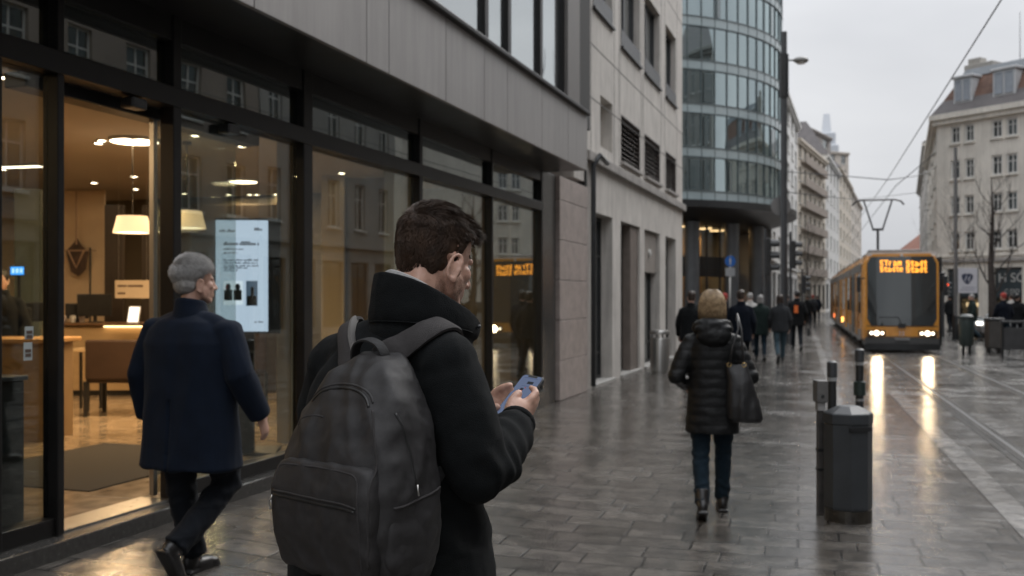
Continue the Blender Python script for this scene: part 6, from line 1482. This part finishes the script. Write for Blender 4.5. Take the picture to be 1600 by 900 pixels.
b.loft(grid, cap=True, closed=True)
oc = organic(b, .0036, 2, lambda p, n: .0022*mnoise.noise(Vector((p.x*12,p.y*12,p.z*20)))+.0006*mnoise.noise(p*60)); oc.build('collar', COAT, MAN, True)
b = MB(); b.tube([collar_pt(R(a_), .36+.10*max(0,a_/110), .0075) for a_ in range(-75, 121, 6)], .0018, n=6); b.build('collar_seam', COAT, MAN, True)
# small round button under the collar tip
b = MB(); tp = collar_pt(R(128), .72, .009); b.ell(tp, (.005,.005,.005)); b.build('button', BLACK, MAN, True)
# grey lining seen inside the collar and pale shirt edge
b = MB(); g2 = []
for i in range(33):
    phi = R(-70+185*i/32); a = abs(phi)/R(140); cc = bl(.052,.038,0); o = cc+(-fw_*math.cos(phi)+rt_*math.sin(phi))*(.083)+Vector((0,0,1.660-.018*a-.112*a**1.7)); o2 = cc+(-fw_*math.cos(phi)+rt_*math.sin(phi))*(.080)+Vector((0,0,1.52))
    d_ = (-fw_*math.cos(phi)+rt_*math.sin(phi))*.003
    g2.append([o2+d_, o+d_, o+Vector((0,0,.002)), o-d_, o2-d_])
b.loft(g2, cap=True, closed=True); b.build('shirt_collar', cloth('pale_grey_knit', (.36,.355,.35), .85), MAN, True)
# trousers and shoes (below the picture, seen in reflections)
b = MB()
for sx_ in (-1, 1): b.tube([bl(sx_*.09,0,.95), bl(sx_*.095,.02,.50), bl(sx_*.10,-.01,.10)], [.105,.08,.068], n=16)
b.ell(bl(0,0,.93), (.17,.15,.12)); organic(b, .012, 4, folds(.006, 9, .8)).build('trousers', TRK, MAN, True)
for sx_ in (-1, 1):
    q = MB(); q.ell((0,.055,-.045), (.045,.115,.04)); q.ell((0,.14,-.052), (.045,.05,.03)); q.ell((0,-.03,-.02), (.042,.05,.055)); q.tube([(0,-.012,.0),(0,-.012,.07)], [.05,.052], n=14); q.box(-.043,.043,-.075,.18,-.088,-.065,.006)
    o = organic(q, .009, 3); o.xf(Matrix.Translation(bl(sx_*.10,-.01,.09)) @ Matrix.Rotation(-PSI, 4, 'Z')); o.build('shoe', BLACK, MAN, True)

# ------------------------------------------------------------------ phone
pc = fp(809,621,2.408); AX = Vector((.55,.48,.68)).normalized(); BX = Vector((.70,-.70,-.08)); BX = (BX-AX*BX.dot(AX)).normalized(); NX = BX.cross(AX)*-1
if NX.z < 0: NX = -NX
PH = empty('phone', Matrix.Translation(mo) @ Matrix.Rotation(TH, 4, 'Z') @ pc, 0, 'dark smartphone with a lit bluish screen held in both hands', 'phone')
PM = Matrix.Rotation(TH, 4, 'Z') @ Matrix((BX, AX, NX)).transposed().to_4x4()
if PM.to_3x3().determinant() < 0: pass
def rrect(w_, h_, r, z, n=6):
    o = []
    for cx_, cy_, a in ((w_/2-r,-h_/2+r,-90),(w_/2-r,h_/2-r,0),(-w_/2+r,h_/2-r,90),(-w_/2+r,-h_/2+r,180)):
        for k in range(n+1): t = R(a+90*k/n); o.append((cx_+r*math.cos(t), cy_+r*math.sin(t), z))
    return o
PW, PL = .071, .148
b = MB(); b.loft([rrect(PW-.002,PL-.002,.011,-.0085),rrect(PW,PL,.012,-.0075),rrect(PW,PL,.012,-.001),rrect(PW-.002,PL-.002,.011,0)]); b.xf(PM).build('case', mat('phone_case', (.012,.012,.013), .25, .1, 5, spec=.6), PH, True, 30)
b = MB(); b.loft([rrect(PW+.0016,PL+.0016,.0125,-.0062),rrect(PW+.0016,PL+.0016,.0125,-.0022)]); b.xf(PM).build('metal_rim', mat('phone_rim', (.30,.30,.31), .25, metal=1), PH, True, 30)
b = MB(); b.loft([rrect(PW-.006,PL-.006,.009,.0003),rrect(PW-.006,PL-.006,.009,.0006)]); b.xf(PM).build('screen', glow('phone_screen', (.17,.215,.34), .5), PH)
b = MB(); b.box(-.015,.015,PL/2-.0085,PL/2-.003,.0007,.0010); b.xf(PM).build('notch', BLACK, PH)
def scr(items, nm, m):
    b = MB()
    for x0, x1, y0, y1 in items: b.box(x0*PW, x1*PW, y0*PL, y1*PL, .0007, .0010)
    b.xf(PM).build(nm, m, PH)
scr([(-.05,.22,.30,.355),(-.16,-.02,.155,.20),(-.16,.02,.075,.125),(-.10,.02,.065,.075)], 'photo_tile', glow('tile_dark', (.035,.04,.05), .6))
scr([(-.15,-.02,.135,.152),(.0,.05,.205,.225)], 'red_tile', glow('tile_red', (.35,.06,.04), .7))
scr([(-.34,.30,.42,.428),(-.20,.10,.245,.252),(-.30,-.20,.11,.118),(-.32,.1,.02,.027),(-.32,-.05,-.02,-.013),(-.36,-.1,-.09,-.083),(-.36,.0,-.13,-.123),(-.3,-.2,-.2,-.17),(-.1,.0,-.2,-.17),(.1,.2,-.2,-.17)], 'text_line', glow('tile_ink', (.07,.09,.16), .7))

# ------------------------------------------------------------------ backpack
bo = Vector((-.309-mu, 2.085-mv, 0)); bo_w = Matrix.Translation(mo) @ Matrix.Rotation(TH, 4, 'Z') @ bo
BZ = 1.03
BP = empty('backpack', (bo_w.x, bo_w.y, BZ), TH-R(37), 'dark grey fabric backpack with a front pocket hanging on the man\'s back', 'backpack')
FAB = mat('heather_fabric', (.013,.012,.0125), .58, .28, 60, .22, 900, spec=.45, col2=(.027,.0255,.026)); FAB2 = mat('strap_fabric', (.042,.039,.039), .85, .15, 80, .45, 500, spec=.3); ZIP = mat('zip_black', (.008,.008,.008), .45, .1, 20)
# local: x across (right +), y towards his back (+), -y outwards; z up from .90
def bpr(z, w0, w1, y0, y1, e_=3.4): # outline ring: centre/width, front/back
    return sup((w0+w1)/2, (y0+y1)/2, z, (w1-w0)/2, (y1-y0)/2, 44, e_)
BR = [(.012,-.13,.13,-.060,.06),(.0,-.145,.145,-.075,.07),(.03,-.160,.158,-.105,.085),(.10,-.168,.163,-.118,.09),(.18,-.168,.163,-.118,.09),(.245,-.158,.156,-.106,.088),(.305,-.140,.144,-.088,.086),(.36,-.114,.124,-.066,.084),(.405,-.084,.098,-.042,.082),(.435,-.050,.066,-.012,.080),(.447,-.02,.034,.02,.075)]
b = MB(); b.loft([bpr(*r) for r in [BR[1]]+BR[2:]])
bf = folds(.0045, 7, .55, 9.0)
def bpd(p, n):
    d = bf(p, n)+.0025*mnoise.noise(Vector((p.x*16,p.y*16,p.z*30+2)))
    # vertical puckers below the crown seam and corner seam ridge between front and side
    d += .0022*math.sin(p.x*70+3*mnoise.noise(p*6))*max(0, 1-abs(p.z-.29)/.12)*(1 if p.y < 0 else 0)
    d += .0068*(1-2.4*abs(mnoise.noise(Vector((p.x*15+p.z*7,p.y*15-p.z*4,p.z*4.5)))))+.0016*(1-2.4*abs(mnoise.noise(Vector((p.x*34-p.z*16,p.y*34,p.z*9)))))
    return d
main = organic(b, .0060, 3, bpd); main.build('main_bag', FAB, BP, True)
PV, PF = list(main.v), list(main.f)
def fyz(z):    # front surface y at height z
    for i in range(1, len(BR)-1):
        if BR[i][0] <= z <= BR[i+1][0]: t = (z-BR[i][0])/(BR[i+1][0]-BR[i][0]); return BR[i][3]+(BR[i+1][3]-BR[i][3])*t
    return BR[-1][3]
def wz(z, k):
    for i in range(1, len(BR)-1):
        if BR[i][0] <= z <= BR[i+1][0]: t = (z-BR[i][0])/(BR[i+1][0]-BR[i][0]); return BR[i][k]+(BR[i+1][k]-BR[i][k])*t
    return BR[-1][k]
def smooth(pts, n=6):
    out = []
    P_ = [pts[0]]+list(pts)+[pts[-1]]
    for i in range(1, len(P_)-2):
        for k in range(n):
            t = k/n; p0, p1, p2, p3 = P_[i-1:i+3]; out.append(((p1*2)+(p2-p0)*t+(p0*2-p1*5+p2*4-p3)*t*t+(p1*3-p0-p2*3+p3)*t*t*t)*.5)
    out.append(pts[-1]); return out
# front pocket
b = MB()
def prow(z, ins=0.0): x0, x1 = wz(max(z,.03), 1)+.018+ins, wz(max(z,.03), 2)-.022-ins; y = fyz(max(z,.03)); return sup((x0+x1)/2, y+.012, z, (x1-x0)/2, .030, 36, 4.5)
b.loft([prow(.018,.02),prow(.028,.006),prow(.06),prow(.12),prow(.18),prow(.215),prow(.232,.008),prow(.240,.028)])
PFP = organic(b, .006, 3, lambda p, n: .0045*(.5-1.4*abs(mnoise.noise(Vector((p.x*13+p.z*9,p.y*13,p.z*12)))))+.0012*mnoise.noise(p*35)); PFP.build('front_pocket', FAB, BP, True)
o_ = len(PV); PV += PFP.v; PF += [tuple(o_+i for i in f) for f in PFP.f]
from mathutils.bvhtree import BVHTree
PB = BVHTree.FromPolygons(PV, PF)
# pocket zip with flap fold, piping
def front_path(pts, off=0.0):
    out = []; q_ = smooth([Vector((x, 0, z)) for x, z in pts], 5)
    for v_ in q_:
        h_ = PB.ray_cast(Vector((v_.x, -.5, v_.z)), Vector((0,1,0)))
        out.append((h_[0]+Vector((0,-off,0))) if h_[0] else Vector((v_.x, fyz(v_.z), v_.z)))
    for _ in range(1): out = [out[0]]+[(out[i-1]+out[i]*2+out[i+1])/4 for i in range(1,len(out)-1)]+[out[-1]]
    return out
def side_path(pts, off=0.0):
    out = []; q_ = smooth([Vector((0, y, z)) for y, z in pts], 5)
    for v_ in q_:
        h_ = PB.ray_cast(Vector((.5, v_.y, v_.z)), Vector((-1,0,0)))
        out.append((h_[0]+Vector((off,0,0))) if h_[0] else Vector((.16, v_.y, v_.z)))
    return out
b = MB(); b.tube(front_path([(-.130,.163),(-.08,.162),(0,.160),(.07,.158),(.108,.155)], -.001), .0036, n=8); b.build('pocket_zip', ZIP, BP, True)
b = MB(); b.tube(front_path([(-.130,.171),(-.08,.171),(0,.169),(.07,.167),(.112,.162)], -.0012), .0032, n=8); b.build('zip_fold', FAB, BP, True)
zp = front_path([(-.126,.163),(-.127,.160)], .006)[0]
b = MB(); b.tube([zp, zp+Vector((-.002,-.003,-.012))], .0018, n=6); b.tube([zp+Vector((-.002+.0035*math.sin(t),-.003,-.020-.010*math.cos(t))) for t in [2*math.pi*k/10 for k in range(11)]], .0012, n=6); b.build('zip_pull', STEEL, BP, True)
b = MB(); b.tube(front_path([(-.132,.175),(-.128,.212),(-.108,.226),(0,.230),(.085,.226),(.108,.212),(.114,.18),(.117,.10),(.112,.035)], -.0013), .0026, n=8); b.build('piping', FAB2, BP, True)
b = MB(); b.tube(front_path([(-.085,.352),(-.06,.372),(-.02,.382),(.03,.382),(.065,.372),(.085,.350)], -.0012), .0032, n=8); b.build('main_zip', ZIP, BP, True)
b = MB(); b.tube(front_path([(-.088,.360),(-.06,.380),(-.02,.390),(.03,.390),(.068,.380),(.090,.358)], -.0014), .0030, n=8); b.build('zip_cover', FAB, BP, True)
b = MB(); b.tube(side_path([(-.045,.34),(-.035,.30),(-.028,.26),(-.025,.20)], -.0012), .0032, n=8); b.build('main_zip', ZIP, BP, True)
zp = side_path([(-.025,.20),(-.025,.199)], .004)[0]; b = MB(); b.tube([zp, zp+Vector((.003,0,-.022))], .002, n=6); b.build('zip_pull', STEEL, BP, True)
b = MB(); b.tube(front_path([(.128,.045),(.134,.10),(.136,.18),(.130,.24),(.115,.30),(.095,.345)], -.0005), .0026, n=8); b.build('side_seam', FAB2, BP, True)
b = MB(); b.tube(front_path([(-.118,.30),(-.095,.318),(-.06,.326),(-.03,.325)], -.0008), .0022, n=8); b.build('seam', FAB2, BP, True)
b = MB(); b.loft([sup(.146,-.012,z,rx,ry,30,3.2) for z, rx, ry in ((.02,.016,.055),(.05,.022,.072),(.12,.023,.076),(.155,.021,.074),(.172,.016,.070))]); PFP = organic(b, .006, 3, lambda p, n: .005*mnoise.noise(Vector((p.x*18,p.y*18,p.z*26)))+.002*math.sin(p.y*70+p.z*30)); PFP.build('side_pocket', FAB, BP, True)
o_ = len(PV); PV += PFP.v; PF += [tuple(o_+i for i in f) for f in PFP.f]; PB = BVHTree.FromPolygons(PV, PF)
b = MB(); b.tube(side_path([(-.080,.160),(-.03,.166),(.02,.174),(.055,.182)], 0), .0030, n=8); b.build('pocket_hem', FAB2, BP, True)
# top handle
b = MB(); pts = [Vector((-.055,.030,.432)), Vector((-.050,.022,.452)), Vector((-.036,.018,.472)), Vector((-.008,.017,.480)), Vector((.022,.018,.472)), Vector((.036,.022,.452)), Vector((.036,.030,.430))]
def band(b, pts, w_, th, side_dir):
    rings = []
    for i, p in enumerate(pts):
        t = (pts[min(i+1,len(pts)-1)]-pts[max(i-1,0)]).normalized(); sd_ = side_dir[i] if isinstance(side_dir, list) else side_dir; sd_ = (sd_-t*sd_.dot(t)).normalized(); n_ = t.cross(sd_)
        ww = w_[i] if isinstance(w_, list) else w_
        rings.append([p+sd_*(ww*.5*cx_)+n_*(th*.5*cy_) for cx_, cy_ in ((-1,-.5),(-.8,-1),(.8,-1),(1,-.5),(1,.5),(.8,1),(-.8,1),(-1,.5))])
    b.loft(rings)
band(b, smooth(pts), .026, .007, Vector((0,1,.15))); b.build('top_handle', mat('handle_black', (.014,.014,.015), .7, .2, 40, .3, 300), BP, True, 40)
# straps, laid out in the picture frame and brought into the pack's frame
TOB = (Matrix.Translation((bo_w.x, bo_w.y, BZ)) @ Matrix.Rotation(TH-R(37), 4, 'Z')).inverted() @ Matrix.Translation(mo) @ Matrix.Rotation(TH, 4, 'Z')
from mathutils.bvhtree import BVHTree
_cm = MAN_COAT.data; BV = BVHTree.FromPolygons([v.co[:] for v in _cm.vertices], [tuple(q_.vertices) for q_ in _cm.polygons])
def strap(nm, pp, w_, th, m, sd_, hug=True):
    pts = smooth([fp(*p) for p in pp], 6); sides = []; out = []
    for i, p_ in enumerate(pts):
        sd1 = Vector(sd_)
        if hug:
            loc, nr, _, dist = BV.find_nearest(p_); k_ = max(0, min(1, (i-3)/5)); 
            q_ = p_.lerp(loc+nr*(th*.5+.003), k_); out.append(q_)
            t_ = pts[min(i+1,len(pts)-1)]-pts[max(i-1,0)]; sd2 = t_.cross(nr).normalized(); 
            if sd2.dot(sd1) < 0: sd2 = -sd2
            sides.append(sd1.normalized().lerp(sd2, k_).normalized())
        else: out.append(p_); sides.append(sd1)
    for _ in range(10): out = [out[0]]+[(out[i-1]+out[i]*2+out[i+1])/4 for i in range(1, len(out)-1)]+[out[-1]]
    for i in range(1, len(sides)): sides[i] = (sides[i-1]*.6+sides[i]*.4).normalized()
    b = MB(); band(b, out, w_, th, sides); b.xf(TOB); return b.build(nm, m, BP, True, 50)
strap('shoulder_strap', [(596,560,2.115),(604,545,2.110),(622,523,2.105),(645,505,2.110),(672,497,2.135),(698,500,2.175),(714,509,2.23),(722,530,2.30),(718,580,2.36),(700,660,2.38)], .058, .013, FAB2, (.55,.35,-.75))
strap('shoulder_strap', [(531,610,2.16),(529,580,2.165),(527,562,2.17),(525,545,2.20),(524,520,2.245),(530,500,2.30),(545,490,2.36),(556,498,2.42),(560,540,2.47)], .050, .013, FAB2, (1,-.1,.0))
strap('strap_edge', [(545,600,2.15),(543,575,2.155),(541,555,2.16),(539,535,2.19),(538,515,2.235),(543,498,2.29),(552,492,2.33)], .010, .016, mat('strap_piping', (.12,.115,.11), .8), (1,0,0))
strap('webbing_strap', [(648,802,2.04),(664,778,2.06),(682,752,2.085),(692,735,2.11),(700,715,2.15)], .022, .004, mat('webbing', (.02,.02,.021), .7, .2, 60, .3, 400), (.8,.2,.5))
b = MB(); w0 = TOB @ fp(652,796,2.04); b.loft([[w0+Vector((x,y,z)) for x, y, z in ((-.03,.01,-.03),(.02,.03,-.05),(.015,.03,.03),(-.02,.01,.03))],[w0+Vector((x,y,z)) for x, y, z in ((-.02,-.004,-.02),(.018,.014,-.04),(.013,.014,.025),(-.015,-.004,.025))]]); b.build('strap_anchor', FAB2, BP)
